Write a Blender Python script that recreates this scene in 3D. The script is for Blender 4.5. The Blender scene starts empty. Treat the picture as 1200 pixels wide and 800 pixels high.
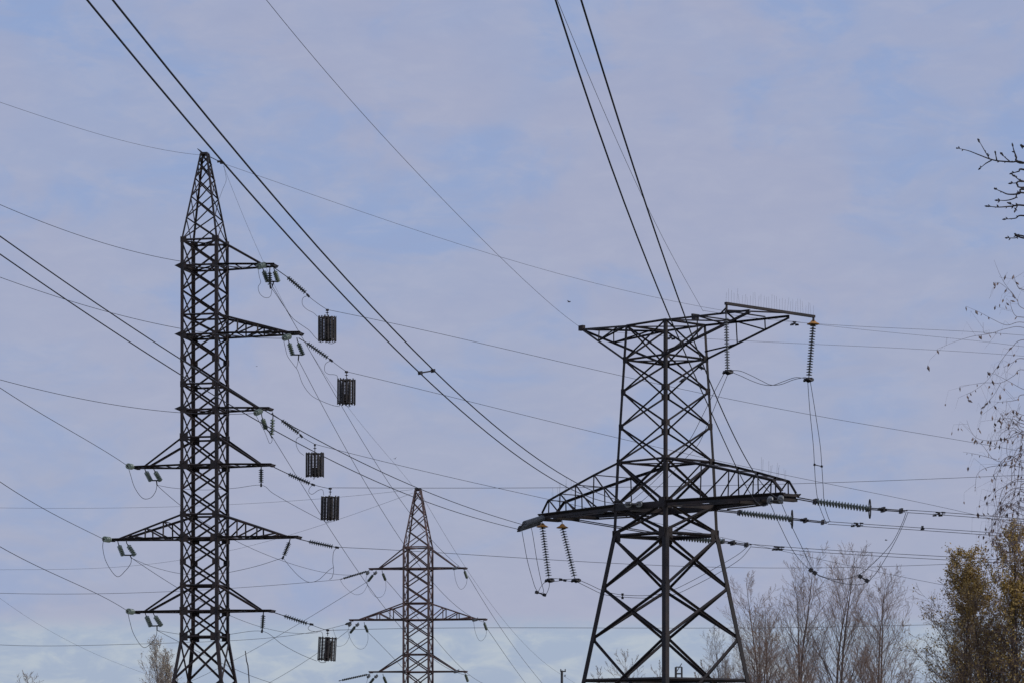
import bpy, math, random
from mathutils import Vector, Matrix, Quaternion

C = bpy.context.scene
COL = C.collection
R = math.radians
F = 3333.0            # focal length in photo pixels (1200 px wide photo)
HZ = 870.0            # the eye-level line lies below the frame
EYE = 1.7

# ------------------------------------------------------------------ camera
cam_d = bpy.data.cameras.new('camera')
cam = bpy.data.objects.new('camera', cam_d)
COL.objects.link(cam)
cam.location = (0, 0, EYE)
cam.rotation_euler = (R(90), 0, 0)
cam_d.sensor_width = 36.0
cam_d.lens = 36.0 * F / 1200.0
cam_d.shift_y = (HZ - 400.0) / 1200.0
cam_d.clip_start = 0.5
cam_d.clip_end = 12000
C.camera = cam
C.render.resolution_x = 1024
C.render.resolution_y = 682

# ------------------------------------------------------------------ world, sun, exposure
SUN_EL, SUN_AZ = 30.0, 62.0           # behind the camera to the right, veiled by cloud
w = bpy.data.worlds.new('World')
C.world = w
w.use_nodes = True
nt = w.node_tree
nt.nodes.clear()
N = nt.nodes.new
L = nt.links.new
out = N('ShaderNodeOutputWorld')
bg = N('ShaderNodeBackground')
bg.inputs['Strength'].default_value = 0.1
sky = N('ShaderNodeTexSky')
sky.sky_type = 'NISHITA'
sky.sun_disc = False
sky.sun_elevation = R(SUN_EL)
sky.sun_rotation = R(180 - SUN_AZ)
tc = N('ShaderNodeTexCoord')
sep = N('ShaderNodeSeparateXYZ')
L(tc.outputs['Generated'], sep.inputs[0])
def M(op, a, b=None, clamp=False):
    n = N('ShaderNodeMath'); n.operation = op; n.use_clamp = clamp
    for i, v in enumerate((a, b)):
        if v is None: continue
        if isinstance(v, (int, float)): n.inputs[i].default_value = v
        else: L(v, n.inputs[i])
    return n.outputs[0]
def mixc(f, a, b):
    n = N('ShaderNodeMix'); n.data_type = 'RGBA'
    if isinstance(f, (int, float)): n.inputs[0].default_value = f
    else: L(f, n.inputs[0])
    for i, v in ((6, a), (7, b)):
        if isinstance(v, tuple): n.inputs[i].default_value = v
        else: L(v, n.inputs[i])
    return n.outputs[2]
def ramp(v, a, b):
    n = N('ShaderNodeMapRange'); n.interpolation_type = 'SMOOTHSTEP'
    n.inputs[1].default_value = a; n.inputs[2].default_value = b
    L(v, n.inputs[0]); return n.outputs[0]
def noise(scale, zst, detail, rough, off, dist=0.0):
    mp = N('ShaderNodeMapping'); mp.inputs['Location'].default_value = off
    mp.inputs['Scale'].default_value = (1.0, 1.0, zst)
    L(tc.outputs['Generated'], mp.inputs[0])
    n = N('ShaderNodeTexNoise'); n.inputs['Scale'].default_value = scale
    n.inputs['Detail'].default_value = detail; n.inputs['Roughness'].default_value = rough
    n.inputs['Distortion'].default_value = dist
    L(mp.outputs[0], n.inputs['Vector']); return n.outputs['Fac']
# broken altocumulus deck: broad tints, mid sized gaps, small mottling, all by direction
nA = noise(9.0, 1.6, 3.0, 0.5, (3.1, 1.7, 0.4), 0.3)
nB = noise(20.0, 2.0, 5.0, 0.58, (7.3, -2.2, 1.1), 0.5)
nC = noise(52.0, 2.6, 5.0, 0.6, (-4.0, 5.5, 2.0), 0.4)
z = sep.outputs[2]
high = ramp(z, 0.09, 0.26)
base = mixc(high, (3.74, 4.08, 5.62, 1), (3.36, 3.98, 5.95, 1))
ccol = mixc(M('MULTIPLY', ramp(nA, 0.40, 0.64), 0.75), base, (3.90, 4.12, 5.62, 1))
ccol = mixc(M('MULTIPLY', ramp(M('ADD', nB, M('MULTIPLY', M('SUBTRACT', 0.5, nA), 0.5)), 0.46, 0.70), M('ADD', 0.50, M('MULTIPLY', high, 0.32))), ccol, (2.72, 3.75, 6.30, 1))
ccol = mixc(M('MULTIPLY', ramp(nC, 0.45, 0.72), 0.34), ccol, (4.35, 4.58, 5.95, 1))
ccol = mixc(M('MULTIPLY', ramp(nC, 0.50, 0.28), 0.20), ccol, (3.05, 3.55, 5.45, 1))
# brighter, cooler clearing low over the horizon
zw = M('ADD', z, M('MULTIPLY', M('SUBTRACT', nC, 0.5), 0.012))
low = ramp(zw, 0.047, 0.037)
clear = mixc(ramp(nC, 0.40, 0.66), (3.65, 4.45, 5.95, 1), (4.65, 5.30, 6.20, 1))
ccol = mixc(low, ccol, clear)
skycol = mixc(0.93, sky.outputs[0], ccol)       # a closed cloud deck with a little blue showing through
L(skycol, bg.inputs['Color'])
L(bg.outputs[0], out.inputs['Surface'])

sd = bpy.data.lights.new('sun', 'SUN')
sd.energy = 1.4
sd.angle = R(14)
sd.color = (1.0, 0.95, 0.88)
sun = bpy.data.objects.new('sun', sd)
COL.objects.link(sun)
# direction the sun stands in: behind the camera, to the right
sdir = Vector((math.sin(R(SUN_AZ)) * math.cos(R(SUN_EL)), -math.cos(R(SUN_AZ)) * math.cos(R(SUN_EL)), math.sin(R(SUN_EL))))
sun.rotation_euler = sdir.to_track_quat('Z', 'Y').to_euler()
sun.location = (30, -30, 60)

C.view_settings.view_transform = 'Standard'
C.view_settings.look = 'None'
C.view_settings.exposure = 0.0
C.view_settings.gamma = 1.0
C.render.filter_size = 1.9

# ------------------------------------------------------------------ helpers
def P(px, py, Y):
    return Vector(((px - 600.0) * Y / F, Y, (HZ - py) * Y / F + EYE))

class MB:
    def __init__(s): s.v = []; s.f = []
    def add(s, vs, fs):
        o = len(s.v)
        s.v.extend([tuple(x) for x in vs])
        s.f.extend([tuple(i + o for i in f) for f in fs])
    def box(s, c, d, rot=None):
        c = Vector(c); hx, hy, hz = d[0]/2, d[1]/2, d[2]/2
        vs = [Vector((x, y, z)) for x in (-hx, hx) for y in (-hy, hy) for z in (-hz, hz)]
        if rot is not None: vs = [rot @ q for q in vs]
        s.add([c + q for q in vs], [(0,1,3,2),(4,6,7,5),(0,4,5,1),(2,3,7,6),(0,2,6,4),(1,5,7,3)])
    def tube(s, pts, rad, n=5, cap=True):
        pts = [Vector(p) for p in pts]
        if not isinstance(rad, (list, tuple)): rad = [rad] * len(pts)
        t0 = (pts[1] - pts[0]).normalized()
        a = t0.orthogonal().normalized()
        vs = []
        for i, p in enumerate(pts):
            if i == 0: t = pts[1] - pts[0]
            elif i == len(pts) - 1: t = pts[-1] - pts[-2]
            else: t = pts[i+1] - pts[i-1]
            t.normalize()
            a = a - t * a.dot(t)
            if a.length < 1e-6: a = t.orthogonal()
            a.normalize()
            b = t.cross(a)
            for k in range(n):
                an = 2 * math.pi * k / n
                vs.append(p + (a * math.cos(an) + b * math.sin(an)) * rad[i])
        fs = []
        m = len(pts)
        for i in range(m - 1):
            for k in range(n):
                k2 = (k + 1) % n
                fs.append((i*n + k, i*n + k2, (i+1)*n + k2, (i+1)*n + k))
        if cap:
            fs.append(tuple(range(n))[::-1]); fs.append(tuple((m-1)*n + k for k in range(n)))
        s.add(vs, fs)
    def lathe(s, prof, n=14, mat=None):
        vs, fs = [], []
        for r, z in prof:
            for k in range(n):
                a = 2*math.pi*k/n
                q = Vector((r*math.cos(a), r*math.sin(a), z))
                vs.append(mat @ q if mat is not None else q)
        m = len(prof)
        for i in range(m-1):
            for k in range(n):
                k2 = (k+1) % n
                fs.append((i*n+k, i*n+k2, (i+1)*n+k2, (i+1)*n+k))
        fs.append(tuple(range(n))[::-1]); fs.append(tuple((m-1)*n+k for k in range(n)))
        s.add(vs, fs)
    def angle(s, p, q, wd, hint, t=None):
        """steel angle section from p to q, flanges wd wide, corner towards +hint"""
        p = Vector(p) + jit(); q = Vector(q) + jit()
        if t is None: t = max(0.012, wd * 0.11)
        d = (q - p)
        if d.length < 1e-4: return
        d.normalize()
        h = Vector(hint); h = h - d * h.dot(d)
        if h.length < 1e-4: h = d.orthogonal()
        h.normalize()
        g = d.cross(h)
        e1 = (-h + g).normalized(); e2 = (-h - g).normalized()
        o = h * wd * 0.35
        prof = [(0,0),(wd,0),(wd,t),(t,t),(t,wd),(0,wd)]
        vs = [b + o + e1*x + e2*y for b in (p, q) for x, y in prof]
        fs = [(i, (i+1) % 6, (i+1) % 6 + 6, i + 6) for i in range(6)]
        fs += [(0,5,4,3,2,1), (6,7,8,9,10,11)]
        s.add(vs, fs)
    def build(s, name, mat, parent=None, smooth=False):
        me = bpy.data.meshes.new(name)
        me.from_pydata(s.v, [], s.f)
        if smooth:
            for pl in me.polygons: pl.use_smooth = True
        me.materials.append(mat)
        me.update()
        o = bpy.data.objects.new(name, me)
        COL.objects.link(o)
        if parent is not None: o.parent = parent
        return o

RNG = random.Random(4)
def jit(a=0.004):
    return Vector((RNG.uniform(-a, a), RNG.uniform(-a, a), RNG.uniform(-a, a)))

def tag(o, label, cat, group=None):
    o['label'] = label; o['category'] = cat
    if group: o['group'] = group
    return o
def thing(name, label, cat, loc=(0,0,0), rz=0.0, group=None):
    o = bpy.data.objects.new(name, None)
    o.empty_display_size = 0.3
    COL.objects.link(o)
    o.location = loc; o.rotation_euler = (0, 0, rz)
    return tag(o, label, cat, group)

# ------------------------------------------------------------------ materials
def mat(name, col, rough=0.6, metal=0.0, var=None, scale=3.0, detail=5, bump=0.0, trans=0.0, stops=(0.38, 0.66)):
    m = bpy.data.materials.new(name)
    m.use_nodes = True
    t = m.node_tree
    b = t.nodes['Principled BSDF']
    b.inputs['Base Color'].default_value = (*col, 1)
    b.inputs['Roughness'].default_value = rough
    b.inputs['Metallic'].default_value = metal
    if trans: b.inputs['Transmission Weight'].default_value = trans
    if var is not None:
        tcn = t.nodes.new('ShaderNodeTexCoord')
        nz = t.nodes.new('ShaderNodeTexNoise')
        nz.inputs['Scale'].default_value = scale
        nz.inputs['Detail'].default_value = detail
        t.links.new(tcn.outputs['Object'], nz.inputs['Vector'])
        rp = t.nodes.new('ShaderNodeValToRGB')
        rp.color_ramp.elements[0].position = stops[0]; rp.color_ramp.elements[0].color = (*col, 1)
        rp.color_ramp.elements[1].position = stops[1]; rp.color_ramp.elements[1].color = (*var, 1)
        t.links.new(nz.outputs['Fac'], rp.inputs['Fac'])
        t.links.new(rp.outputs['Color'], b.inputs['Base Color'])
        if bump:
            bp = t.nodes.new('ShaderNodeBump'); bp.inputs['Strength'].default_value = bump
            t.links.new(nz.outputs['Fac'], bp.inputs['Height'])
            t.links.new(bp.outputs['Normal'], b.inputs['Normal'])
    return m
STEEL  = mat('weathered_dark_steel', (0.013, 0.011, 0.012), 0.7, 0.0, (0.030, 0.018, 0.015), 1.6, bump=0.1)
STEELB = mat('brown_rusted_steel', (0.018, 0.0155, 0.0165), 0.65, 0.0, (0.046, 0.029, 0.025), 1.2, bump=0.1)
HAZED_RUST   = mat('hazed_rusted_steel', (0.095, 0.074, 0.074), 0.7, 0.0, (0.165, 0.092, 0.075), 1.0, bump=0.1)  # red-brown rust, lightened towards grey: distance haze put into the colour
PLATE  = mat('gusset_steel', (0.020, 0.016, 0.016), 0.7, 0.0, (0.045, 0.028, 0.022), 2.5)
WIRE   = mat('aged_aluminium_cable', (0.020, 0.021, 0.028), 0.6, 0.0, (0.032, 0.032, 0.04), 0.4)
GWIRE  = mat('galvanised_ground_cable', (0.06, 0.062, 0.075), 0.6, 0.0, (0.09, 0.09, 0.10), 0.4)
FIT    = mat('forged_fitting_steel', (0.02, 0.019, 0.022), 0.5, 0.2, (0.035, 0.030, 0.030), 6)
GLASSD = mat('backlit_toughened_glass', (0.045, 0.052, 0.050), 0.22, 0.0, (0.075, 0.085, 0.078), 8, trans=0.15)  # backlit darkness of the discs put into the base colour
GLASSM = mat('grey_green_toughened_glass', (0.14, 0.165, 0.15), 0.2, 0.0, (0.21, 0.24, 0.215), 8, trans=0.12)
GLASSP = mat('lit_green_toughened_glass', (0.22, 0.275, 0.225), 0.18, 0.0, (0.32, 0.385, 0.32), 8, trans=0.15)  # glass discs facing the light, that paleness put into the base colour
GLASSG = mat('green_glass', (0.10, 0.13, 0.085), 0.2, 0.0, (0.16, 0.20, 0.13), 8, trans=0.25)
PORC   = mat('grey_glass', (0.16, 0.17, 0.18), 0.25, 0.0, (0.24, 0.25, 0.25), 8, trans=0.1)
ORANGE = mat('orange_painted_guard', (0.55, 0.25, 0.04), 0.5, 0.0, (0.42, 0.20, 0.05), 12)
TRAP   = mat('tarnished_trap_slat', (0.020, 0.018, 0.019), 0.6, 0.0, (0.060, 0.046, 0.038), 5)
TRAPC  = mat('trap_coil_aluminium', (0.045, 0.040, 0.040), 0.5, 0.3, (0.08, 0.07, 0.065), 4)
SPIKE  = mat('spike_wire', (0.10, 0.10, 0.115), 0.6)
CONC   = mat('weathered_concrete', (0.32, 0.31, 0.29), 0.9, 0.0, (0.22, 0.21, 0.20), 2, bump=0.2)
WOOD   = mat('grey_pole_concrete', (0.09, 0.088, 0.088), 0.9, 0.0, (0.06, 0.058, 0.058), 2)
BARK   = mat('grey_brown_bark', (0.20, 0.155, 0.135), 0.9, 0.0, (0.13, 0.10, 0.088), 2.5, bump=0.3)
TWIG   = mat('brown_twig_bark', (0.38, 0.26, 0.185), 0.9, 0.0, (0.28, 0.19, 0.135), 1.0)
BARKD  = mat('dark_bark', (0.11, 0.082, 0.072), 0.9, 0.0, (0.07, 0.054, 0.048), 2.5, bump=0.3)
TWIGD  = mat('dark_twig_bark', (0.24, 0.165, 0.125), 0.9, 0.0, (0.16, 0.11, 0.085), 1.0)
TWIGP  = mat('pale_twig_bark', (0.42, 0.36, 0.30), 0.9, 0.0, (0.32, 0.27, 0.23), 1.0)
BIRCHT = mat('birch_twig_bark', (0.27, 0.225, 0.225), 0.8, 0.0, (0.19, 0.16, 0.165), 3.0)
BIRCHB = mat('white_birch_bark', (0.55, 0.53, 0.50), 0.8, 0.0, (0.05, 0.045, 0.045), 3.0, stops=(0.55, 0.68))
LEAFY  = mat('yellow_autumn_leaf', (0.48, 0.31, 0.08), 0.7, 0.0, (0.34, 0.24, 0.08), 0.5)
LEAFB  = mat('brown_autumn_leaf', (0.38, 0.24, 0.10), 0.7, 0.0, (0.26, 0.18, 0.085), 0.6)
LEAFD  = mat('dead_birch_leaf', (0.30, 0.215, 0.185), 0.8, 0.0, (0.20, 0.155, 0.14), 5.0)
LEAFP  = mat('pale_poplar_leaf', (0.52, 0.44, 0.31), 0.8, 0.0, (0.38, 0.31, 0.21), 1.0)
BUD    = mat('dark_bud', (0.035, 0.026, 0.026), 0.7)
BIRD   = mat('dark_feathers', (0.018, 0.018, 0.021), 0.7, 0.0, (0.03, 0.03, 0.033), 20)

# ------------------------------------------------------------------ ground (below the frame)
gm = bpy.data.materials.new('autumn_grass'); gm.use_nodes = True
t = gm.node_tree; b = t.nodes['Principled BSDF']; b.inputs['Roughness'].default_value = 0.95
tcn = t.nodes.new('ShaderNodeTexCoord')
na = t.nodes.new('ShaderNodeTexNoise'); na.inputs['Scale'].default_value = 0.06; na.inputs['Detail'].default_value = 8
nb = t.nodes.new('ShaderNodeTexNoise'); nb.inputs['Scale'].default_value = 4.0; nb.inputs['Detail'].default_value = 8
for q in (na, nb): t.links.new(tcn.outputs['Object'], q.inputs['Vector'])
r1 = t.nodes.new('ShaderNodeValToRGB')
r1.color_ramp.elements[0].position = 0.35; r1.color_ramp.elements[0].color = (0.055, 0.062, 0.026, 1)
r1.color_ramp.elements[1].position = 0.65; r1.color_ramp.elements[1].color = (0.115, 0.092, 0.048, 1)
r2 = t.nodes.new('ShaderNodeMix'); r2.data_type = 'RGBA'; r2.blend_type = 'MULTIPLY'; r2.inputs[0].default_value = 0.5
t.links.new(na.outputs['Fac'], r1.inputs['Fac'])
t.links.new(r1.outputs['Color'], r2.inputs[6]); t.links.new(nb.outputs['Color'], r2.inputs[7])
t.links.new(r2.outputs[2], b.inputs['Base Color'])
g = MB(); S = 5000
g.add([(-S,-S,0),(S,-S,0),(S,S,0),(-S,S,0)], [(0,1,2,3)])
ground = g.build('ground', gm); ground['kind'] = 'structure'

# ------------------------------------------------------------------ lattice pylons
class Pylon:
    """square lattice tower; local +x is the crossarm axis"""
    def __init__(s, label, X, Y, rot, prof, steel, group='lattice pylons of the power lines'):
        s.root = thing('lattice_pylon', label, 'pylon', (X, Y, 0), -R(rot), group)
        s.prof = prof; s.steel = steel
        s.X, s.Y, s.a = X, Y, R(rot)
        s.leg = {}
    def s_at(s, z):
        pr = s.prof
        for (z0, s0), (z1, s1) in zip(pr, pr[1:]):
            if z <= z1: return s0 + (s1 - s0) * (z - z0) / (z1 - z0)
        return pr[-1][1]
    def c(s, sx, sy, z):
        h = s.s_at(z); return Vector((sx*h, sy*h, z))
    def W(s, p):
        p = Vector(p); ca, sa = math.cos(s.a), math.sin(s.a)
        return Vector((s.X + p.x*ca + p.y*sa, s.Y - p.x*sa + p.y*ca, p.z))
    def legs(s, w_of, foot=True):
        for sx, sy in ((-1,-1),(1,-1),(1,1),(-1,1)):
            m = MB()
            zs = [z for z, _ in s.prof]
            for z0, z1 in zip(zs, zs[1:]):
                m.angle(s.c(sx,sy,z0), s.c(sx,sy,z1), w_of(z0), (sx, sy, 0), w_of(z0)*0.14)
            lg = m.build('leg', s.steel, s.root)
            s.leg[(sx, sy)] = lg
            if foot:
                f = MB(); q = s.c(sx, sy, 0)
                f.box((q.x, q.y, 0.15), (1.0, 1.0, 0.5)); f.box((q.x, q.y, 0.46), (0.6, 0.6, 0.14))
                f.build('footing', CONC, lg)
    def faces(s, levels, w_of, skip=(), horiz=(), hw=0.1, kinds=None):
        cs = [(-1,-1),(1,-1),(1,1),(-1,1)]
        for i in range(4):
            a, b_ = cs[i], cs[(i+1) % 4]
            nrm = Vector(((a[0]+b_[0])/2, (a[1]+b_[1])/2, 0))
            m = MB()
            for j, (z0, z1) in enumerate(zip(levels, levels[1:])):
                if j in skip: continue
                wd = w_of(z0)
                o = nrm * 0.03
                m.angle(s.c(*a, z0) + o, s.c(*b_, z1) + o, wd, nrm)
                m.angle(s.c(*b_, z0) - o, s.c(*a, z1) - o, wd, -nrm)
            for z in horiz:
                m.angle(s.c(*a, z), s.c(*b_, z), hw, nrm)
            m.build('bracing', s.steel, s.root)
    def diaphragm(s, zs, wd):
        for z in zs:
            m = MB()
            m.angle(s.c(-1,-1,z), s.c(1,1,z), wd, (0,0,1))
            m.angle(s.c(1,-1,z-0.03), s.c(-1,1,z-0.03), wd, (0,0,-1))
            m.build('plan_brace', s.steel, s.root)
    def gussets(s, zs, size):
        for (sx, sy), lg in s.leg.items():
            for z in zs:
                m = MB()
                sz = size(z)
                q = s.c(sx, sy, z)
                # one bent plate lying on the two faces that meet at this leg
                m.box((q.x - sx*sz*0.30, q.y + sy*0.028, z), (sz*0.95, 0.018, sz*0.9))
                m.box((q.x + sx*0.028, q.y - sy*sz*0.30, z), (0.018, sz*0.95, sz*0.9))
                m.box((q.x + sx*0.022, q.y + sy*0.022, z), (0.03, 0.03, sz*0.86))
                m.build('gusset_plate', PLATE, lg)
    def arm(s, sd, zb, zt, a, tw, n=0, cw=0.11, ww=0.07, upper=None, ztip=None, beam=None, tie_in=0.3, nlev=None):
        """crossarm on side sd. bottom chords at zb reach out to +-tw at a; upper chords fall from zt"""
        if ztip is None: ztip = zb
        hb, ht = s.s_at(zb), s.s_at(zt)
        B = lambda k, sy: Vector((sd*(hb + (a-hb)*k), sy*(hb + (tw-hb)*k), zb + (ztip-zb)*k))
        ua = a - tie_in
        ups = upper or [(0.0, zt), (1.0, ztip + cw*0.6)]
        def U(k, sy):
            for (k0, z0), (k1, z1) in zip(ups, ups[1:]):
                if k <= k1 + 1e-9:
                    f = (k-k0)/(k1-k0); z = z0 + (z1-z0)*f; break
            x = ht + (ua-ht)*k
            return Vector((sd*x, sy*(ht + (tw*0.98-ht)*k), z))
        m = MB(); wb = MB()
        bw = beam or cw
        for sy in (-1, 1):
            m.angle(B(0, sy), B(1, sy) + Vector((sd*0.12, 0, 0)), bw, (0, 0, -1), bw*0.2)
            ks = [u[0] for u in ups]
            for k0, k1 in zip(ks, ks[1:]):
                m.angle(U(k0, sy), U(k1, sy), cw, (0, sy, 0.6))
        # tip cross piece
        m.box((sd*a, 0, ztip - 0.01), (0.16, tw*2 + 0.12, 0.14))
        arm_o = m.build('crossarm', s.steel, s.root)
        if n:
            K = nlev or [(j+1)/(n+1) for j in range(n)]
            pk = 0.0
            for j, k in enumerate(K):
                for sy in (-1, 1):
                    b0 = B(k, sy); u0 = U(min(1, (abs(b0.x)-ht)/(ua-ht)), sy)
                    wb.angle(b0, u0, ww, (0, sy, 0))
                    bp = B(pk, sy)
                    wb.angle(u0, bp, ww, (0, sy, 0))
                pk = k
        # plan bracing between the two bottom chords
        kk = [0.0] + (K if n else [0.33, 0.66]) + [0.97]
        for j, (k0, k1) in enumerate(zip(kk, kk[1:])):
            sy = 1 if j % 2 else -1
            wb.angle(B(k0, sy), B(k1, -sy), ww, (0, 0, 1))
            wb.angle(B(k1, -1), B(k1, 1), ww, (0, 0, 1))
        if n:
            for k in K:
                x = B(k, 1).x; q = min(1, (abs(x)-ht)/(ua-ht))
                wb.angle(U(q, -1), U(q, 1), ww*0.9, (0, 0, 1))
        wb.build('lattice_web', s.steel, arm_o)
        return arm_o

# ---- the big anchor pylon on the right
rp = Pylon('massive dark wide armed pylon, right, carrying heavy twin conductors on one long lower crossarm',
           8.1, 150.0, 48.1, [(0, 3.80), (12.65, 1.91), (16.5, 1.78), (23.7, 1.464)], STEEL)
rp.legs(lambda z: 0.27 if z < 12 else (0.19 if z < 16 else 0.16))
rp.faces([0.25, 2.75, 7.2, 9.85, 12.5], lambda z: 0.125, skip=(0,), horiz=[5.0, 12.62], hw=0.13)
rp.faces([12.75, 14.2, 16.5, 18.35, 20.2, 21.9, 23.7], lambda z: 0.115 if z < 16 else 0.078, horiz=[14.2, 16.5, 21.9, 23.7], hw=0.085)
m = MB()   # short knee braces at the feet
for i, (a_, b_) in enumerate((((-1,-1),(1,-1)), ((1,-1),(1,1)), ((1,1),(-1,1)), ((-1,1),(-1,-1)))):
    pa, pb = rp.c(*a_, 2.75), rp.c(*b_, 2.75); mid = (rp.c(*a_, 5.0) + rp.c(*b_, 5.0)) / 2
    nr = (a_[0]+b_[0], a_[1]+b_[1], 0)
    m.angle(rp.c(*a_, 0.4), (pa*0.75 + pb*0.25), 0.12, nr); m.angle(rp.c(*b_, 0.4), (pb*0.75 + pa*0.25), 0.12, nr)
    m.angle(pa, pb, 0.12, nr)
m.build('foot_brace', STEEL, rp.root)
rp.diaphragm([12.6, 14.25, 16.45, 21.85, 23.65], 0.08)
rp.gussets([12.62, 14.2], lambda z: 0.62)
rp.gussets([7.2, 9.85, 16.5, 18.35, 20.2, 21.9], lambda z: 0.36)
low_up = [(0.0, 16.5), (0.30, 16.05), (0.60, 15.55), (0.92, 14.98), (1.0, 14.35)]
K5 = [0.30, 0.54, 0.75, 0.90]
for sd, al in ((1, 8.85), (-1, 9.12)):
    ar = rp.arm(sd, 14.2, 16.5, al, 0.55, n=4, cw=0.12, ww=0.068, upper=low_up, beam=0.20, tie_in=0.05, nlev=K5)
    # heavy channel and hanger plates under the bottom chords
    hm = MB()
    hb = rp.s_at(14.2)
    for sy in (-1, 1):
        for k0, k1, dz in ((0.0, 0.98, -0.13), (0.15, 0.62, -0.27)):
            p0 = Vector((sd*(hb+(al-hb)*k0), sy*(hb+(0.55-hb)*k0), 14.2+dz))
            p1 = Vector((sd*(hb+(al-hb)*k1), sy*(hb+(0.55-hb)*k1), 14.2+dz))
            d = p1 - p0; rot = d.to_track_quat('X', 'Z').to_matrix()
            hm.box((p0+p1)/2, (d.length, 0.09 if dz > -0.2 else 0.06, 0.15 if dz > -0.2 else 0.08), rot)
    for k in (0.62, 0.80, 0.97):
        hm.box((sd*(hb+(al-hb)*k), 0, 13.97), (0.30, 2*(hb+(0.55-hb)*k)+0.1, 0.15))
    hm.build('channel_beam', STEELB, ar)
    sm = None
    for k in range(10):
        x = sd*(al - 0.35 - 0.17*k); z = 14.9 + 0.06*k
        s_ = MB()
        s_.tube([(x, 0.3*math.sin(k*2.1), z), (x+RNG.uniform(-.12,.12), 0.3*math.sin(k*2.1)+RNG.uniform(-.1,.1), z+RNG.uniform(0.5,0.95))], 0.006, 3)
        s_.build('bird_spike', SPIKE, ar)
# central heavy walkway between the two lower arms
m = MB()
for sy in (-1, 1):
    m.box((0, sy*rp.s_at(14.2), 14.1), (2*rp.s_at(14.2)+0.2, 0.14, 0.34))
    m.box((sy*rp.s_at(14.2)*0.99, 0, 14.12), (0.12, 2*rp.s_at(14.2), 0.26))
m.build('deck_beam', STEELB, rp.root)
# upper left horn runs to a point
ta = rp.s_at(21.9); tb = rp.s_at(23.7)
ap = Vector((-6.36, 0, 24.2))
m = MB(); wb = MB()
for sy in (-1, 1):
    m.angle((-tb, sy*tb, 23.7), ap, 0.10, (0, sy, 1)); m.angle((-ta, sy*ta, 21.9), ap - Vector((0,0,0.08)), 0.11, (0, sy, -1))
    u1 = Vector((-tb, sy*tb, 23.7)).lerp(ap, 0.62); l1 = Vector((-ta, sy*ta, 21.9)).lerp(ap, 0.62)
    u2 = Vector((-tb, sy*tb, 23.7)).lerp(ap, 0.18); l2 = Vector((-ta, sy*ta, 21.9)).lerp(ap, 0.30)
    wb.angle(u1, l1, 0.062, (0, sy, 0)); wb.angle(l1, u2, 0.062, (0, sy, 0))
    wb.angle(l1, (-tb, sy*tb, 23.7), 0.08, (0, sy, 0))
u_n, u_f = [Vector((-tb, sy*tb, 23.7)).lerp(ap, 0.62) for sy in (-1, 1)]
wb.angle(u_n, u_f, 0.08, (0,0,1)); wb.angle((-tb, -tb, 23.7), u_f, 0.08, (0,0,1))
m.box(ap + Vector((-0.08, 0, 0.05)), (0.34, 0.2, 0.28))
horn = m.build('crossarm', STEEL, rp.root); wb.build('lattice_web', STEEL, horn)
# upper right arm, parallel in plan, with a long bar across its end
m = MB(); wb = MB()
ae = 7.46; ze = 23.52
for sy in (-1, 1):
    m.angle((tb, sy*tb, 23.7), (ae, sy*tb, ze), 0.105, (0, sy, 1)); m.angle((ta, sy*ta, 21.9), (ae, sy*tb, ze-0.12), 0.115, (0, sy, -1))
    for k in (0.38, 0.72):
        u = Vector((tb, sy*tb, 23.7)).lerp(Vector((ae, sy*tb, ze)), k); l = Vector((ta, sy*ta, 21.9)).lerp(Vector((ae, sy*tb, ze-0.12)), k)
        wb.angle(u, l, 0.062, (0, sy, 0))
    l1 = Vector((ta, sy*ta, 21.9)).lerp(Vector((ae, sy*tb, ze-0.12)), 0.38)
    wb.angle(l1, (tb, sy*tb, 22.1 if sy < 0 else 22.3), 0.062, (0, sy, 0))
    wb.angle(Vector((tb, sy*tb, 23.7)).lerp(Vector((ae, sy*tb, ze)), 0.38), Vector((ta, sy*ta, 21.9)).lerp(Vector((ae, sy*tb, ze-0.12)), 0.72), 0.055, (0, sy, 0))
for k0, k1, a_, b_ in ((0.0, 0.38, -1, 1), (0.38, 0.72, 1, -1), (0.72, 1.0, -1, 1)):
    wb.angle((tb+(ae-tb)*k0, a_*tb, 23.69), (tb+(ae-tb)*k1, b_*tb, 23.66), 0.09, (0,0,1))
    wb.angle((tb+(ae-tb)*k1, -tb, 23.66), (tb+(ae-tb)*k1, tb, 23.66), 0.08, (0,0,1))
ra = m.build('crossarm', STEEL, rp.root); wb.build('lattice_web', STEEL, ra)
m = MB()
m.box((ae+0.05, 0.02, ze+0.13), (0.15, 6.6, 0.13))
m.box((ae+0.05, -3.2, ze-0.06), (0.07, 0.09, 0.28)); m.box((ae+0.05, 3.25, ze-0.02), (0.07, 0.09, 0.2))
m.angle((ae, -3.15, ze-0.02), (ae-2.1, -tb, ze+0.02), 0.08, (0,0,1))
end_bar = m.build('end_bar', STEELB, ra)
for k in range(34):
    y = -3.25 + 6.5*k/33
    s_ = MB()
    s_.tube([(ae+0.05, y, ze+0.2), (ae+0.05+RNG.uniform(-.06,.06), y+RNG.uniform(-.06,.06), ze+RNG.uniform(0.62, 0.98))], 0.0055, 3)
    s_.build('bird_spike', SPIKE, end_bar)
# small brackets for the ground wires on top
m = MB(); m.box((1.9, 0.3, 23.9), (0.28, 0.28, 0.24)); m.box((1.9, 0.3, 24.05), (0.12, 0.5, 0.1)); m.build('ground_wire_bracket', FIT, rp.root)

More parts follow.
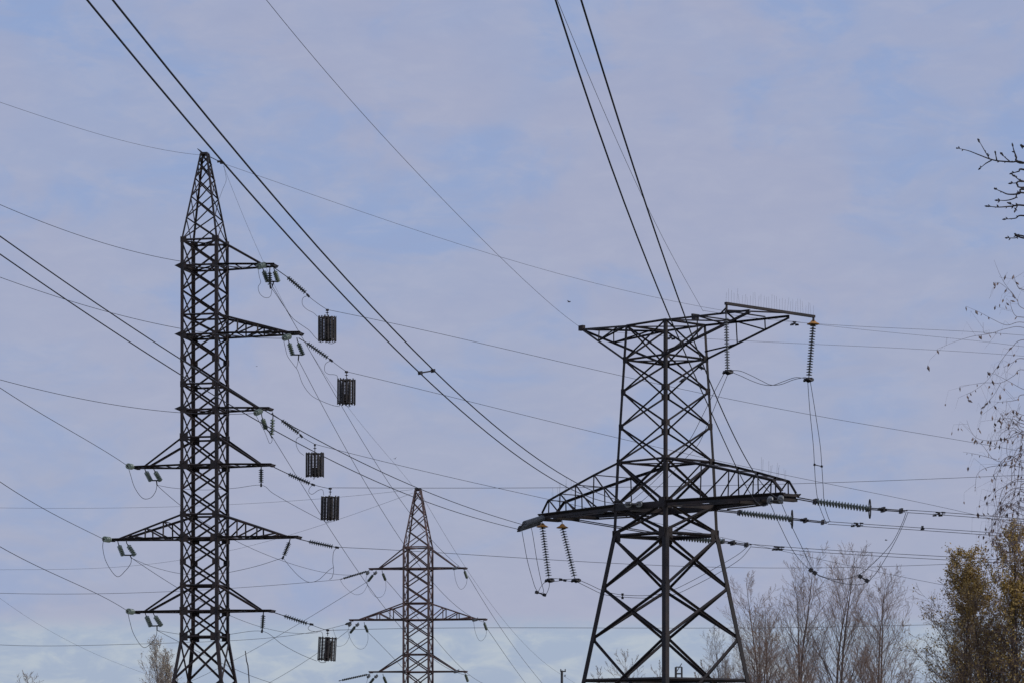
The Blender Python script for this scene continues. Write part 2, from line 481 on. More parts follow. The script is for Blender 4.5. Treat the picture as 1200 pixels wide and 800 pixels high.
# ---- the tall pylon on the left
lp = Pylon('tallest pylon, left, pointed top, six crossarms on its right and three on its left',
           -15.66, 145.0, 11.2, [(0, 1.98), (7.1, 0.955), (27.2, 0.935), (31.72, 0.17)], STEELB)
lp.legs(lambda z: 0.165 if z < 20 else (0.14 if z < 27 else 0.09))
lp.faces([0.2, 2.6, 4.9, 6.95], lambda z: 0.09, horiz=[2.6], hw=0.08)
LV = [7.1, 8.4, 9.7, 10.9, 12.1, 13.3, 14.55, 15.8, 17.2, 18.6, 19.9, 21.15, 22.4, 23.4, 24.65, 25.9, 27.2]
lp.faces(LV, lambda z: 0.075, horiz=[7.1, 8.4, 9.7, 12.1, 13.3, 15.8, 17.2, 18.6, 19.9, 22.4, 23.4, 25.9, 27.2], hw=0.075)
lp.faces([27.2, 28.35, 29.45, 30.4, 31.2, 31.65], lambda z: 0.05, horiz=[31.66], hw=0.07)
lp.diaphragm([7.1, 8.4, 12.1, 15.8, 18.6, 22.4, 25.9, 27.15], 0.08)
lp.gussets([7.1, 8.4, 12.1, 15.8, 17.2], lambda z: 0.46)
lp.gussets([9.7, 10.9, 13.3, 18.6, 19.9, 21.15, 22.4, 25.9, 27.2], lambda z: 0.34)
m = MB(); m.box((0, 0, 31.72), (0.34, 0.36, 0.07)); m.tube([(-0.12, 0, 31.74), (-0.26, 0, 31.86), (-0.40, 0, 31.98)], [0.05, 0.04, 0.015], 6); m.build('peak_cap', FIT, lp.root)
for sd, zb, zt, al, n in ((1, 25.9, 27.2, 3.65, 0), (1, 22.42, 23.4, 5.0, 3), (1, 18.65, 19.9, 3.4, 0),
                          (1, 15.8, 17.2, 3.5, 0), (1, 12.12, 13.3, 4.9, 3), (1, 8.4, 9.7, 3.5, 0),
                          (-1, 15.8, 17.2, 3.65, 0), (-1, 12.12, 13.3, 5.0, 3), (-1, 8.4, 9.7, 3.65, 0)):
    lp.arm(sd, zb, zt, al, 0.34, n=n, cw=0.095, ww=0.06, beam=0.115, tie_in=0.55)
m = MB()    # wedge brackets on the armless side of the upper levels
for z in (25.9, 22.42, 18.65):
    s0 = lp.s_at(z)
    m.add([(-s0, -s0, z+0.16), (-s0, -s0, z-0.16), (-s0-0.42, -s0+0.1, z+0.02), (-s0, s0, z+0.16), (-s0, s0, z-0.16), (-s0-0.42, s0-0.1, z+0.02)],
          [(0,1,2), (3,5,4), (0,2,5,3), (1,4,5,2), (0,3,4,1)])
m.build('bracket', PLATE, lp.root)

# ---- the smaller pylon further off
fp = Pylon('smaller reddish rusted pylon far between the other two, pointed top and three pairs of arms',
           -6.80, 206.0, 7.5, [(0, 1.7), (5.4, 0.95), (15.85, 0.94), (20.05, 0.2)], HAZED_RUST)
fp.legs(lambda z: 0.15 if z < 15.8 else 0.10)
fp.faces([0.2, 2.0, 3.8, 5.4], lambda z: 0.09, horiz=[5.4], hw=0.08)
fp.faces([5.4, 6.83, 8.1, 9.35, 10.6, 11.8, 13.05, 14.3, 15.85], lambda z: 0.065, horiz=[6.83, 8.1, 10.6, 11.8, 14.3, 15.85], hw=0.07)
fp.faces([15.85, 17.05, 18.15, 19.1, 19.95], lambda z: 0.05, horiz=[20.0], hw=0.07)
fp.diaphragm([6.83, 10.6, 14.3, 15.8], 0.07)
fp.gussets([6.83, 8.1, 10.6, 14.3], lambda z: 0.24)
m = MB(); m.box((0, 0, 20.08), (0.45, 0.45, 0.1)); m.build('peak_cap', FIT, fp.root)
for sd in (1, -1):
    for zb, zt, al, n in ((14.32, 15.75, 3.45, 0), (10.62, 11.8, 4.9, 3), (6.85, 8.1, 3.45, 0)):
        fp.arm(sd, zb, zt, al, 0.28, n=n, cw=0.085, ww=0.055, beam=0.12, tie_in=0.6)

# ------------------------------------------------------------------ wires
def polyfit_pinned(us, zs):
    """z(u) = straight line through the two ends + u(1-u)(c0 + c1 u + c2 u2), least squares"""
    u0, u1, z0, z1 = us[0], us[-1], zs[0], zs[-1]
    T = [(u-u0)/(u1-u0) for u in us]
    D = [z - (z0 + (z1-z0)*t_) for z, t_ in zip(zs, T)]
    k = 0 if len(us) < 3 else (1 if len(us) == 3 else (2 if len(us) < 7 else 3))
    A = [[0.0]*(k+1) for _ in range(k)]
    for t_, d in zip(T[1:-1], D[1:-1]):
        bs = [t_*(1-t_)*t_**i for i in range(k)]
        for i in range(k):
            for j in range(k): A[i][j] += bs[i]*bs[j]
            A[i][k] += bs[i]*d
    for i in range(k): A[i][i] += 1e-6
    for i in range(k):
        for r_ in range(i+1, k):
            f = A[r_][i]/A[i][i]
            for c_ in range(i, k+1): A[r_][c_] -= f*A[i][c_]
    cs = [0.0]*k
    for i in reversed(range(k)):
        cs[i] = (A[i][k] - sum(A[i][j]*cs[j] for j in range(i+1, k)))/A[i][i]
    return lambda u: (lambda t_: z0 + (z1-z0)*t_ + t_*(1-t_)*sum(c_*t_**i for i, c_ in enumerate(cs)))((u-u0)/(u1-u0))

def wire(name, label, cat, pix, plan, d, ext=(0.0, 0.0), group=None, m=WIRE, n=48):
    """a hanging cable: its plan is a straight line on the ground, its height at each point is what the sag gives.
    plan = (Y at the first point, Y at the last point)  or  (Y at first point, 'slope', dX/dY)"""
    px0, py0 = pix[0]
    A = Vector(((px0-600)*plan[0]/F, plan[0]))
    if plan[1] == 'slope': dv = Vector((-plan[2], -1.0)).normalized()
    else:
        Bp = Vector(((pix[-1][0]-600)*plan[1]/F, plan[1])); dv = (Bp - A).normalized()
    us, zs = [], []
    for px, py in pix:
        k = (px-600)/F
        u = (k*A.y - A.x)/(dv.x - k*dv.y)
        Y = A.y + u*dv.y
        us.append(u); zs.append((HZ-py)/F*Y + EYE)
    f0 = polyfit_pinned(us, zs)
    lo, hi = min(us[0], us[-1]), max(us[0], us[-1]); h_ = (hi-lo)*0.01
    def fz(u):      # past the last visible point the cable simply runs on along its tangent
        if u < lo: return f0(lo) + (f0(lo+h_)-f0(lo))/h_*(u-lo)
        if u > hi: return f0(hi) + (f0(hi)-f0(hi-h_))/h_*(u-hi)
        return f0(u)
    for (px, py), u in zip(pix, us):
        Y = A.y + u*dv.y; e = (HZ - (fz(u)-EYE)*F/Y) - py
        if abs(e) > 2.0: print('WIRE', label[:40], 'at', px, py, 'off by %.1f px' % e)
    L0 = us[-1]-us[0]; ua = us[0] - ext[0]*L0; ub = us[-1] + ext[1]*L0
    base = Vector((A.x + dv.x*us[0], A.y + dv.y*us[0], zs[0]))
    pts = []
    for i in range(n+1):
        u = ua + (ub-ua)*i/n
        pts.append(Vector((A.x+dv.x*u, A.y+dv.y*u, fz(u))) - base)
    mb = MB(); mb.tube(pts, d/2, 6)
    o = mb.build(name, m, None, True); o.location = base
    return tag(o, label, cat, group)

def spline(P_, sub=8):
    Q = [P_[0]*2-P_[1]] + P_ + [P_[-1]*2-P_[-2]]
    res = []
    for i in range(1, len(Q)-2):
        a, b_, c_, d_ = Q[i-1], Q[i], Q[i+1], Q[i+2]
        for j in range(sub):
            t_ = j/sub
            res.append(0.5*((2*b_) + (c_-a)*t_ + (2*a-5*b_+4*c_-d_)*t_**2 + (3*b_-a-3*c_+d_)*t_**3))
    res.append(P_[-1]); return res

def loop(label, pts, d=0.028, cat='jumper wire', group=None, name='jumper_wire', m=WIRE):
    Q = [P(*p) for p in pts]; base = Q[0].copy()
    mb = MB(); mb.tube(spline([q - base for q in Q]), d/2, 6)
    o = mb.build(name, m, None, True); o.location = base
    return tag(o, label, cat, group)

G_IN = 'heavy twin conductors coming over the camera to the right pylon'
G_OUT = 'twin conductors leaving the right pylon to the right'
G_L = 'conductors coming from the left to the left pylon'
G_TR = 'conductors running right from the left pylon'
G_FAR = 'conductors between the left pylon and the far pylon'
G_FD = 'far wires beyond the pylons'
G_GW = 'thin ground wires'
G_J1 = 'jumper loops on the right pylon'
G_J2 = 'jumper loops on the left pylon'
G_J3 = 'jumper loops on the far pylon'

DW = 0.034
def cw(label, pix, plan, d=DW, **k): return wire('conductor_wire', label, 'power line', pix, plan, d, **k)
def gw(label, pix, plan, d=0.017, **k): return wire('ground_wire', label, 'ground wire', pix, plan, d, m=GWIRE, group=G_GW, **k)

# heavy twin conductors from above the camera
cw("thick conductor dropping steeply to the right pylon's top, left one of its pair",
   [(902,587),(862,546),(841,497),(801,410),(784,372),(771,340),(734,240),(651,0)], (140.3,'slope',.123), ext=(0,0.45), group=G_IN)
cw("thick conductor dropping steeply to the right pylon's top, right one of its pair",
   [(914.5,585),(882,550),(841,469),(803,370),(791,340),(757,240),(724,140),(681,0)], (140.3,'slope',.123), ext=(0,0.45), group=G_IN)
cw('thick conductor slanting from the top left corner, lower of the pair joined by a spacer',
   [(735,590),(668,572),(615,540),(575,510),(519.5,462.5),(492.5,436),(434,380),(340,280),(240,164.5),(184,100),(102,0)], (147.2,'slope',.118), ext=(0,0.45), group=G_IN)
cw('thick conductor slanting from the top left corner, upper of the pair joined by a spacer',
   [(748,590),(674,564.5),(600.5,515),(548,470),(507.5,434),(455,380),(364,280),(262,160),(212,100),(132,0)], (147.2,'slope',.118), ext=(0,0.45), group=G_IN)
cw('thick conductor crossing low in front of the left pylon, upper one of its pair',
   [(612,614),(548,593),(488,572),(437,546.5),(410,536),(360,508),(322.5,486),(211.5,422),(129,366.5),(60,319),(0,277)], (152.5,'slope',.16), ext=(0,0.5), group=G_IN)
cw('thick conductor crossing low in front of the left pylon, lower one of its pair',
   [(607,619.5),(548,603.5),(497,587),(455,569),(410,549),(354,522),(322.5,505),(266,472),(211.5,437),(144,396.5),(78,351.5),(31.5,320),(0,298)], (152.5,'slope',.16), ext=(0,0.5), group=G_IN)
# twin conductors leaving to the right
cw('upper wire of the topmost twin conductors running right into the birch twigs',
   [(1062,597),(1100,599.5),(1140,602.5),(1200,607.5)], (144.6,146.2), 0.03, ext=(0,4.0), group=G_OUT)
cw('lower wire of the topmost twin conductors running right into the birch twigs',
   [(1063,600),(1100,602.5),(1140,605.5),(1200,610.5)], (144.6,146.2), 0.03, ext=(0,4.0), group=G_OUT)
cw('upper wire of the middle twin conductors running right from the right pylon',
   [(970,610.5),(1050,616),(1110,620),(1200,626)], (151,152.5), 0.03, ext=(0,2.5), group=G_OUT)
cw('lower wire of the middle twin conductors running right from the right pylon',
   [(970,613.5),(1075,620.5),(1140,625),(1200,629.5)], (151,152.5), 0.03, ext=(0,2.5), group=G_OUT)
cw('upper wire of the lowest twin conductors running right over the bare trees',
   [(879,637),(960,643),(1040,648),(1125,652.5),(1200,657.5)], (159.5,162), 0.03, ext=(0,1.8), group=G_OUT)
cw('lower wire of the lowest twin conductors running right over the bare trees',
   [(879,640),(990,648.5),(1080,654),(1170,658.5),(1200,660.5)], (159.5,162), 0.03, ext=(0,1.8), group=G_OUT)

# ground wires
gw('thin ground wire slanting from the top edge to the left horn of the right pylon',
   [(678.5,382.5),(623,336),(563,280),(500,213),(400,105),(347,45),(312,0)], (154.2,'slope',.15), ext=(0,0.5))
gw('thin ground wire falling steeply between the thick pair to the top of the right pylon',
   [(824,365),(806,333),(782,289),(756,237),(716,150),(680,65),(653,0)], (148.6,'slope',.125), ext=(0,0.5))
gw('thin ground wire from the left edge to the peak of the left pylon',
   [(236,182),(150,166.6),(75,145),(0,120)], (145,122), ext=(0,0.5))
gw("thin ground wire sloping right from the left pylon's peak past the right pylon's top",
   [(262,192),(330,213),(440,253),(555,294),(760,347),(847,363),(960,380),(1080,394),(1200,406)], (145,188), ext=(0,0.7))
gw('thin ground wire at the right edge, highest of three beyond the spiked bar',
   [(824,364),(930,378),(967,379.5),(1080,386),(1200,393)], (151.4,160), ext=(0,2.0))
gw('thin ground wire at the right edge, lowest of three beyond the spiked bar',
   [(683,386),(786,395),(877,399),(960,403),(1080,409.5),(1200,417)], (154.3,170), ext=(0,1.4))
gw("faint ground wire dropping from the left pylon's peak to the far pylon's peak",
   [(262,195),(300,290),(345,378),(410,480),(483,568)], (145,206), 0.014)
gw('faint ground wire leaving the peak of the far pylon towards the lower right',
   [(490,572),(544,662),(600,738),(655,788)], (206,300), 0.02, ext=(0,0.2))

# conductors from the left to the left pylon
def lwire(label, pix, Y0, Y1): cw(label, pix, (Y0, Y1), 0.026, ext=(0,0.4), group=G_L)
lwire('thin conductor from the left edge to the highest right arm of the left pylon', [(301,313),(207,305.5),(96,277),(0,240)], 142.6, 122)
lwire('thin conductor from the left edge to the left pylon, crossed by a thick pair', [(331,396.5),(210,384.5),(120,364.4),(72,349),(0,325)], 142.2, 122)
lwire('thin conductor from the left edge to the third right arm of the left pylon', [(298,484),(207,482.6),(120,472),(60,459),(0,444.5)], 142.6, 122)
lwire('thin conductor from the left edge to the highest left arm of the left pylon', [(149,545),(126,530),(75,500),(38,478),(0,454)], 143.6, 108)
lwire('thin conductor from the left edge to the long left arm of the left pylon', [(121,631),(65,603),(33,585),(0,564)], 143.8, 106)
lwire('thin conductor from the left edge to the lowest left arm of the left pylon', [(149,715),(81,680),(40,661),(0,640)], 143.6, 104)

# conductors from the right arms of the left pylon to the right
def rwire(label, pix, Y1, Y0=144.2): cw(label, pix, (Y0, Y1), 0.024, ext=(0,1.0), group=G_TR)
cw('short conductor from the highest right string of the left pylon to the topmost hanging cage', [(360,346),(372,355.5),(383.5,363)], (144.2,144.2), 0.026, group=G_TR)
rwire('thin conductor sloping right from the topmost cage behind the right pylon', [(383.5,363),(480,383),(600,411),(727,439),(800,456),(847,466),(960,487),(1080,508),(1200,529)], 190)
cw('short conductor from the upper long right arm string to the second hanging cage', [(387,421),(396,428),(406,435)], (143.9,143.9), 0.026, group=G_TR)
rwire('thin conductor sloping right from the second cage and behind the waist of the right pylon', [(406,435),(519,462),(600,483),(680,502),(725,512),(800,531),(880,548),(967,565),(1080,589),(1140,602)], 186)
cw('short conductor from the third right arm string to the third hanging cage', [(352,510),(360,515),(369,520)], (144.2,144.2), 0.026, group=G_TR)
rwire('thin conductor sloping right from the third cage behind the lower arms towards the yellow trees', [(369,520),(440,538),(560,567),(640,583),(921,646),(969,657.5),(1020,666.5),(1101,684)], 184)
cw('short conductor from the fourth right arm string to the fourth hanging cage', [(366,567),(377,570),(387.5,572)], (144.2,144.2), 0.026, group=G_TR)
rwire('thin level conductor running right from the fourth cage behind the big lower arms', [(387.5,571),(465,571),(680,571),(800,569),(920,566.5),(1060,562),(1200,556)], 168)
rwire('thin level conductor running right from the lower long right arm of the left pylon', [(394,640.5),(480,645),(640,655),(780,662),(870,665),(960,664.5),(1060,662.5),(1200,657)], 178, 143.8)
cw('short conductor from the lowest right string of the left pylon to the lowest hanging cage', [(364,731),(374,735),(384,738)], (144.2,144.2), 0.026, group=G_TR)
rwire('lowest level conductor running right across the frame through the foot of the right pylon', [(384,738),(410,736.5),(480,735.5),(600,735.3),(750,735.3),(870,735),(1000,733.5),(1090,731.5),(1200,728)], 176)

# from the left pylon to the far pylon
def fwire(label, pix, Y0, Y1, d=0.026, **k): cw(label, pix, (Y0, Y1), d, group=G_FAR, **k)
fwire("conductor falling from the left pylon's highest right arm to the far pylon", [(319,335.5),(343,376),(382,443.5),(409,490),(437,537.5),(479,597.5),(506.5,633.5),(546,669)], 144.5, 205.4)
fwire("conductor falling from the left pylon's upper long right arm to the far pylon", [(349.5,421),(376,472),(403,520),(425,560),(461,620),(509.5,683),(544,717.5),(569,729)], 144.3, 205.2)
fwire("conductor falling from the left pylon's third right arm to the far pylon", [(319,511),(337.5,540),(383,615),(425,676),(451,711),(479,746),(512,774),(550,791)], 144.5, 205.4)
fwire('conductor passing behind the left pylon from its highest left arm to the far pylon', [(184,568),(205,588),(279,633),(321,654),(370,668),(398,672.5),(425,672)], 146.2, 206.5)
fwire('conductor passing behind the left pylon from its long left arm to the far pylon', [(154,653),(205,687),(271,720),(305,735),(347,741),(372,740.5)], 146.4, 197)
fwire('conductor passing behind the left pylon from its lowest left arm to the far pylon', [(184,738),(205,749),(240,767),(274,783),(320,800),(380,806)], 146.2, 203)

# far wires
def far(label, pix, Y0, Y1, d=0.03, **k): cw(label, pix, (Y0, Y1), d, group=G_FD, **k)
far("far wire from the left edge to the far pylon's upper left arm", [(398,678.5),(363,681),(276,688.6),(195,693),(100,695),(0,694.5)], 204.5, 196, 0.027, ext=(0,.3))
far("far wire from the left edge to the far pylon's middle left arm", [(405,731),(384,737.5),(337.5,744),(266,750),(200,753.3),(100,755.5),(0,755)], 204.5, 196, 0.027, ext=(0,.3))
far('faint far wire from the left edge rising gently to the peak of the far pylon', [(484,573),(435,579),(268,590),(208,593.5),(100,595),(0,594.5)], 206, 215, 0.018, ext=(0,.3))
far('very faint far wire climbing behind the left pylon to the far peak', [(484,577),(412,603),(347,624.5),(266,644),(208,657),(163,662),(80,666),(0,667)], 206, 240, 0.018, ext=(0,.3))
far('wire falling to the lower left from the upper left arm of the far pylon', [(432,680),(400,699),(365,722),(320,748),(272,774),(225,797)], 206, 262, 0.03, ext=(0,.3))
far('wire falling to the lower left from the middle left arm of the far pylon', [(407,739),(367,768),(318,798)], 206, 250, 0.03, ext=(0,.5))
far('wire falling to the lower right from the upper right arm of the far pylon', [(548.5,674),(580,725),(610,768),(635.5,800)], 205.4, 280, 0.03, ext=(0,.4))
far('wire falling to the lower right from the middle right arm of the far pylon', [(571,736),(590,764),(616,800)], 205.2, 270, 0.03, ext=(0,.5))
far('wire falling to the lower right behind the far pylon from its upper left arm', [(453,680),(472,702),(509,747),(566,800)], 206.5, 275, 0.03, ext=(0,.4))
far('wire falling to the lower right behind the far pylon from its middle left arm', [(431,740),(450,759),(470,780),(492,804)], 206.5, 262, 0.03, ext=(0,.4))
far('very faint wire sinking across the lower left corner', [(3,702.6),(42,728.6),(88,754.6),(163,786),(215,803)], 330, 360, 0.022, ext=(.3,.2))

# ------------------------------------------------------------------ insulators
DISC = {}
def disc_mesh(r, m):
    k = (round(r, 3), m.name)
    if k not in DISC:
        b_ = MB()
        h = 0.127
        b_.lathe([(0.02, h*0.52), (0.050, h*0.5), (0.054, h*0.16), (r*0.55, h*0.10), (r*0.88, -h*0.02), (r, -h*0.15), (r, -h*0.24), (r*0.9, -h*0.25),
                  (r*0.7, -h*0.08), (r*0.5, -h*0.20), (r*0.35, -h*0.06), (0.03, -h*0.12), (0.02, -h*0.5)], 14)
        me = bpy.data.meshes.new('insulator_disc'); me.from_pydata(b_.v, [], b_.f)
        for pl in me.polygons: pl.use_smooth = True
        me.materials.append(m); DISC[k] = me
    return DISC[k]
def discs(root, base, p, q, n, r, m):
    d = (q-p); rot = (-d).to_track_quat('Z', 'Y')
    for i in range(n):
        o = bpy.data.objects.new('insulator_disc', disc_mesh(r, m)); COL.objects.link(o); o.parent = root
        o.location = p + d*((i+0.5)/n) - base
        o.rotation_mode = 'QUATERNION'; o.rotation_quaternion = rot
def rod(root, base, pts, rad, name, m=FIT, n=6):
    b_ = MB(); b_.tube([x - base for x in pts], rad, n); return b_.build(name, m, root, True)
G_ST = 'straining insulator strings on the left pylon'
G_PD = 'hanging insulator strings on the left pylon'
G_EO = 'end on glass strings on the left pylon'
G_PR = 'paired glass strings on the left pylon'
G_RP = 'long insulator strings on the right pylon'
G_FP = 'small glass strings on the far pylon'

def string(label, a, p, q, b_, n, r, m, group=None, clamp=0.12, rodr=0.022, twin=None, cap=None, horn=0.0, name='insulator_string', yoke=False):
    """a: anchor, p..q: the discs, b_: the clamp at the live end (all world points)"""
    root = thing(name, label, 'insulator', a, 0, group)
    if (p-a).length > 0.02: rod(root, a, [a, p], rodr, 'link_rod')
    if (b_-q).length > 0.02: rod(root, a, [q, b_], rodr, 'clamp_rod')
    discs(root, a, p, q, n, r, m)
    if clamp:
        d = (b_-q) if (b_-q).length > 0.02 else (q-p)
        rot = d.to_track_quat('X', 'Z').to_matrix()
        c_ = MB(); c_.box(b_-a, (clamp*2.2, clamp*0.8, clamp*1.2), rot); c_.build('clamp', FIT, root)
    if cap:
        c_ = MB(); c_.lathe([(0.03,0.16),(0.08,0.15),(0.16,0.05),(0.30,-0.02),(0.34,-0.06),(0.28,-0.08),(0.05,-0.09)], 16, Matrix.Translation(p - a + Vector((0,0,0.06))))
        c_.build('guard_cap', ORANGE, root, True)
    return root

V = Vector
# left pylon: straining strings on the right arms
for lab, a, p, q, e, Y, n in (
    ('dark straining string at the tip of the highest right arm of the left pylon', (320,313), (337,325), (358,343), (361,346.5), 144.2, 10),
    ('dark straining string at the tip of the upper long right arm', (350,396), (360,402), (384,419), (388,422), 143.9, 10),
    ('dark straining string at the tip of the third right arm of the left pylon', (318,484), (330,492), (350,507), (353,510.5), 144.2, 9),
    ('dark straining string at the tip of the fourth right arm of the left pylon', (321,547), (338,555), (363,566), (367,567.5), 144.2, 10),
    ('dark straining string at the tip of the lower long right arm', (350,631), (362,634), (390,640), (395,641), 143.9, 11),
    ('dark straining string at the tip of the lowest right arm of the left pylon', (321,717), (333,721), (360,730), (365,731), 144.2, 10)):
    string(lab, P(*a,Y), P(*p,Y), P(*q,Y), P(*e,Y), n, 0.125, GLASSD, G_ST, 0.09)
# hanging strings that carry jumpers
for lab, a, p, q, e, Y, n, m_ in (
    ('upright string hanging between the two green glass strings of the highest right arm', (316,315), (316,319), (316.5,334), (317,336.5), 144.6, 6, GLASSD),
    ('upright string hanging under the fourth right arm of the left pylon', (306,546), (306,549), (306,565), (306,568), 144.5, 7, GLASSD),
    ('slanting string hanging under the lower long right arm', (340,632), (339,635), (333,650), (331.5,653), 144.2, 8, GLASSD),
    ('upright string hanging under the lowest right arm of the left pylon', (308.5,717), (308.5,720), (307.5,736), (307,739), 144.5, 7, GLASSD)):
    string(lab, P(a[0]+0.4,a[1]-3,Y), P(*p,Y), P(*q,Y), P(*e,Y), n, 0.13, m_, G_PD, 0.08, rodr=0.028)
# strings that point at the camera
for lab, a, e, Y, in (
    ('pale glass string seen end on at the highest right arm', (311,310), (302,313), 144.4),
    ('pale glass string seen end on at the upper long right arm', (340,394), (332,396.5), 144.0),
    ('pale glass string seen end on at the third right arm', (306,481), (299,484), 144.4),
    ('pale glass string seen end on at the tip of the highest left arm', (155,546.5), (149.5,545.5), 145.3),
    ('pale glass string seen end on at the tip of the long left arm', (129,632), (121.5,631), 145.6),
    ('pale glass string seen end on at the tip of the lowest left arm', (156,716.5), (149.5,715.5), 145.3)):
    A_, E_ = P(*a, Y), P(*e, Y-1.7)
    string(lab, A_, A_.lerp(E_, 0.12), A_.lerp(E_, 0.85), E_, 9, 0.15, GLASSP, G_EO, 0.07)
# pairs of glass strings joined by a yoke
def pair(label, tops, bots, clampp, Y, m_, dY=0.5, n=6):
    a = P(*tops[0], Y)
    root = thing('paired_insulator', label, 'insulator', a, 0, G_PR)
    bs = []
    for t_, b0 in zip(tops, bots):
        T_, B_ = P(*t_, Y), P(*b0, Y+dY)
        rod(root, a, [P(t_[0]-0.6, t_[1]-3.4, Y), T_, T_.lerp(B_, 0.2)], 0.026, 'link_rod')
        discs(root, a, T_.lerp(B_, 0.18), B_, n, 0.13, m_); bs.append(B_)
    cl = P(*clampp, Y+dY+0.1)
    rod(root, a, [bs[0], bs[1]], 0.035, 'yoke_plate')
    rod(root, a, [(bs[0]+bs[1])/2 + (bs[1]-bs[0])*0.1, cl], 0.032, 'clamp')
pair('pair of green glass strings under the highest right arm with an upright string between', [(308,315),(321,315)], [(313.5,330),(326,330)], (319,335.5), 144.5, GLASSG)
pair('pair of green glass strings hanging free under the upper long right arm', [(338,399),(348.5,399)], [(343,415.5),(355,415.5)], (349.5,421.5), 144.2, GLASSG)
pair('pair of uneven green glass strings under the third right arm', [(307,488),(320,486)], [(311.5,501.5),(318.5,509)], (319,513), 144.5, GLASSG)
pair('pair of pale glass strings under the highest left arm above a jumper loop', [(170,550),(180.5,550)], [(176.5,562.5),(188,562.5)], (184,568), 145.5, GLASSP)
pair('pair of pale glass strings under the long left arm', [(138.5,636),(148.5,636)], [(144,650),(158,650)], (154,653.5), 145.8, GLASSP)
pair('pair of pale glass strings under the lowest left arm', [(170.5,719),(180,719)], [(176.5,733),(189,732.5)], (184,738), 145.5, GLASSP)

# left pylon jumpers and tails
Yl, Yr = 145.6, 144.4
loop('jumper loop hanging at the tip of the highest left arm', [(150,545.5,143.8),(153,556,144.3),(158,571,144.8),(167,583,145.3),(176,583,145.8),(182,576,146),(184,568,146.1)], group=G_J2)
loop('jumper loop hanging at the tip of the long left arm', [(121.5,631,144),(120.5,642,144.3),(125,659,144.8),(137,675,145.5),(147,668,146),(153,660,146.3),(154,653.5,146.4)], group=G_J2)
loop('jumper loop hanging at the tip of the lowest left arm', [(149.5,715.5,143.8),(152,727,144.3),(157,743,144.8),(168,758,145.3),(178,752,145.8),(183,744,146),(184,738,146.1)], group=G_J2)
loop('kinked jumper under the highest right arm beside the green strings', [(302,313,142.8),(304,325,143.3),(305.5,331,143.5),(302.5,337,143.7),(305,345,144),(311,349,144.3),(317,347,144.5),(319,335.5,144.6)], 0.022, group=G_J2)
loop('jumper from the highest right arm string curving down to the topmost cage', [(317,336.5,144.6),(324,346,144.6),(334,361,144.5),(343,373,144.4),(352,380,144.3),(362,387,144.2),(370,396,144),(377,401.5,143.8)], 0.024, group=G_J2)
loop('long jumper from the upper long right arm curving down to the second cage', [(332,396.5,142.4),(334.5,408,143),(337,417,143.4),(344,427,143.8),(349,434,144),(355,450,144.1),(365,463,144.1),(378,470,144),(390,474.5,143.8),(398,476,143.7)], 0.024, group=G_J2)
loop('short tail joining the clamp of the upper long right arm to its jumper', [(349.5,421.5,144.6),(348.5,427,144.4),(347,431,144)], 0.022, group=G_J2)
loop('short jumper under the third right arm of the left pylon', [(299,484,142.8),(304,494,143.3),(310,505,143.8),(314,515,144.2),(316,519,144.5),(318.5,517,144.8),(319,513,145)], 0.022, group=G_J2)
loop('tap wire from the yoke of the topmost straining string to the topmost cage', [(361,346.5,144.2),(355,349.5,144.2),(354.5,357,144.2),(360,363,144.1),(367,366.5,144),(372,371,144)], 0.022, group=G_J2)
loop('tap wire curling from the second straining string to the second cage', [(388,422,143.9),(381.5,426,143.9),(380.5,434,143.9),(385,438,143.8),(391,438.5,143.8),(395,440,143.7),(395.5,445,143.7)], 0.022, group=G_J2)
loop('tap wire from the third straining string to the third cage', [(353,510.5,144.2),(347.5,514,144.2),(347.5,522,144.2),(351,529,144.1),(356,533,144)], 0.022, group=G_J2)
loop('tap wire curling from the fourth straining string to the fourth cage', [(367,567.5,144.2),(363,571,144.2),(362,576,144.2),(366,578.5,144.1),(373,574,144),(378,573.5,144),(379.5,580,143.9)], 0.022, group=G_J2)
loop('tap wire under the lowest straining string above the lowest cage', [(365,731,144.2),(361,735,144.2),(364,738.5,144.2),(372,739.5,144.1),(377,740,144),(378.5,746,143.9)], 0.022, group=G_J2)
loop('jumper passing behind the left pylon and an upright string to the fourth cage', [(184,568,146.1),(205,571.5,148.2),(240,573.5,148),(275,571.5,146.4),(306,568,144.5),(320,577.5,144.2),(345,592,144.1),(375,608,143.8)], 0.022, group=G_J2)
loop('jumper from the long left arm behind the pylon rising to the slanting string', [(154,653.5,146.4),(180,664,148),(211,671.5,148.4),(240,673,148.2),(266,670.5,147),(300,663,145.4),(331.5,653,144.2)], 0.022, group=G_J2)
loop('drooping jumper from the slanting string up to the lower long straining string', [(331.5,653,144.2),(342,666,144.1),(352,676,144),(362,681.5,144),(373,679,144),(385,668,143.9),(391,664,143.9)], 0.022, group=G_J2)
loop('short drop wire from the clamp of the lower long straining string', [(395,641,143.9),(391,646,143.9),(390,657,143.9),(391,668,143.9),(389,676,143.9),(386,678.5,143.9)], 0.026, group=G_J2)
loop('jumper passing behind the left pylon and an upright string to the lowest cage', [(184,738,146.1),(211,742.5,148.2),(240,744.5,148),(266,743,146.5),(307,739,144.5),(330,754,144.2),(350,765,144.1),(371,774,143.8)], 0.022, group=G_J2)
loop('little bonding wire at the peak of the left pylon', [(262,192,145),(264,203,145),(265,212,145),(261,222,145.1),(257,233,145.2)], 0.016, group=G_J2)
o = MB(); q0 = P(242,182,145); q1 = P(262,192,145)
o.tube([V((0,0,0)), q1-q0], 0.022, 5)
for k in (0.75, 0.92): o.box((q1-q0)*k, (0.22, 0.08, 0.1))
o = o.build('straining_clamp', FIT); o.location = q0; tag(o, 'small straining clamp of the ground wire at the peak of the left pylon', 'clamp')

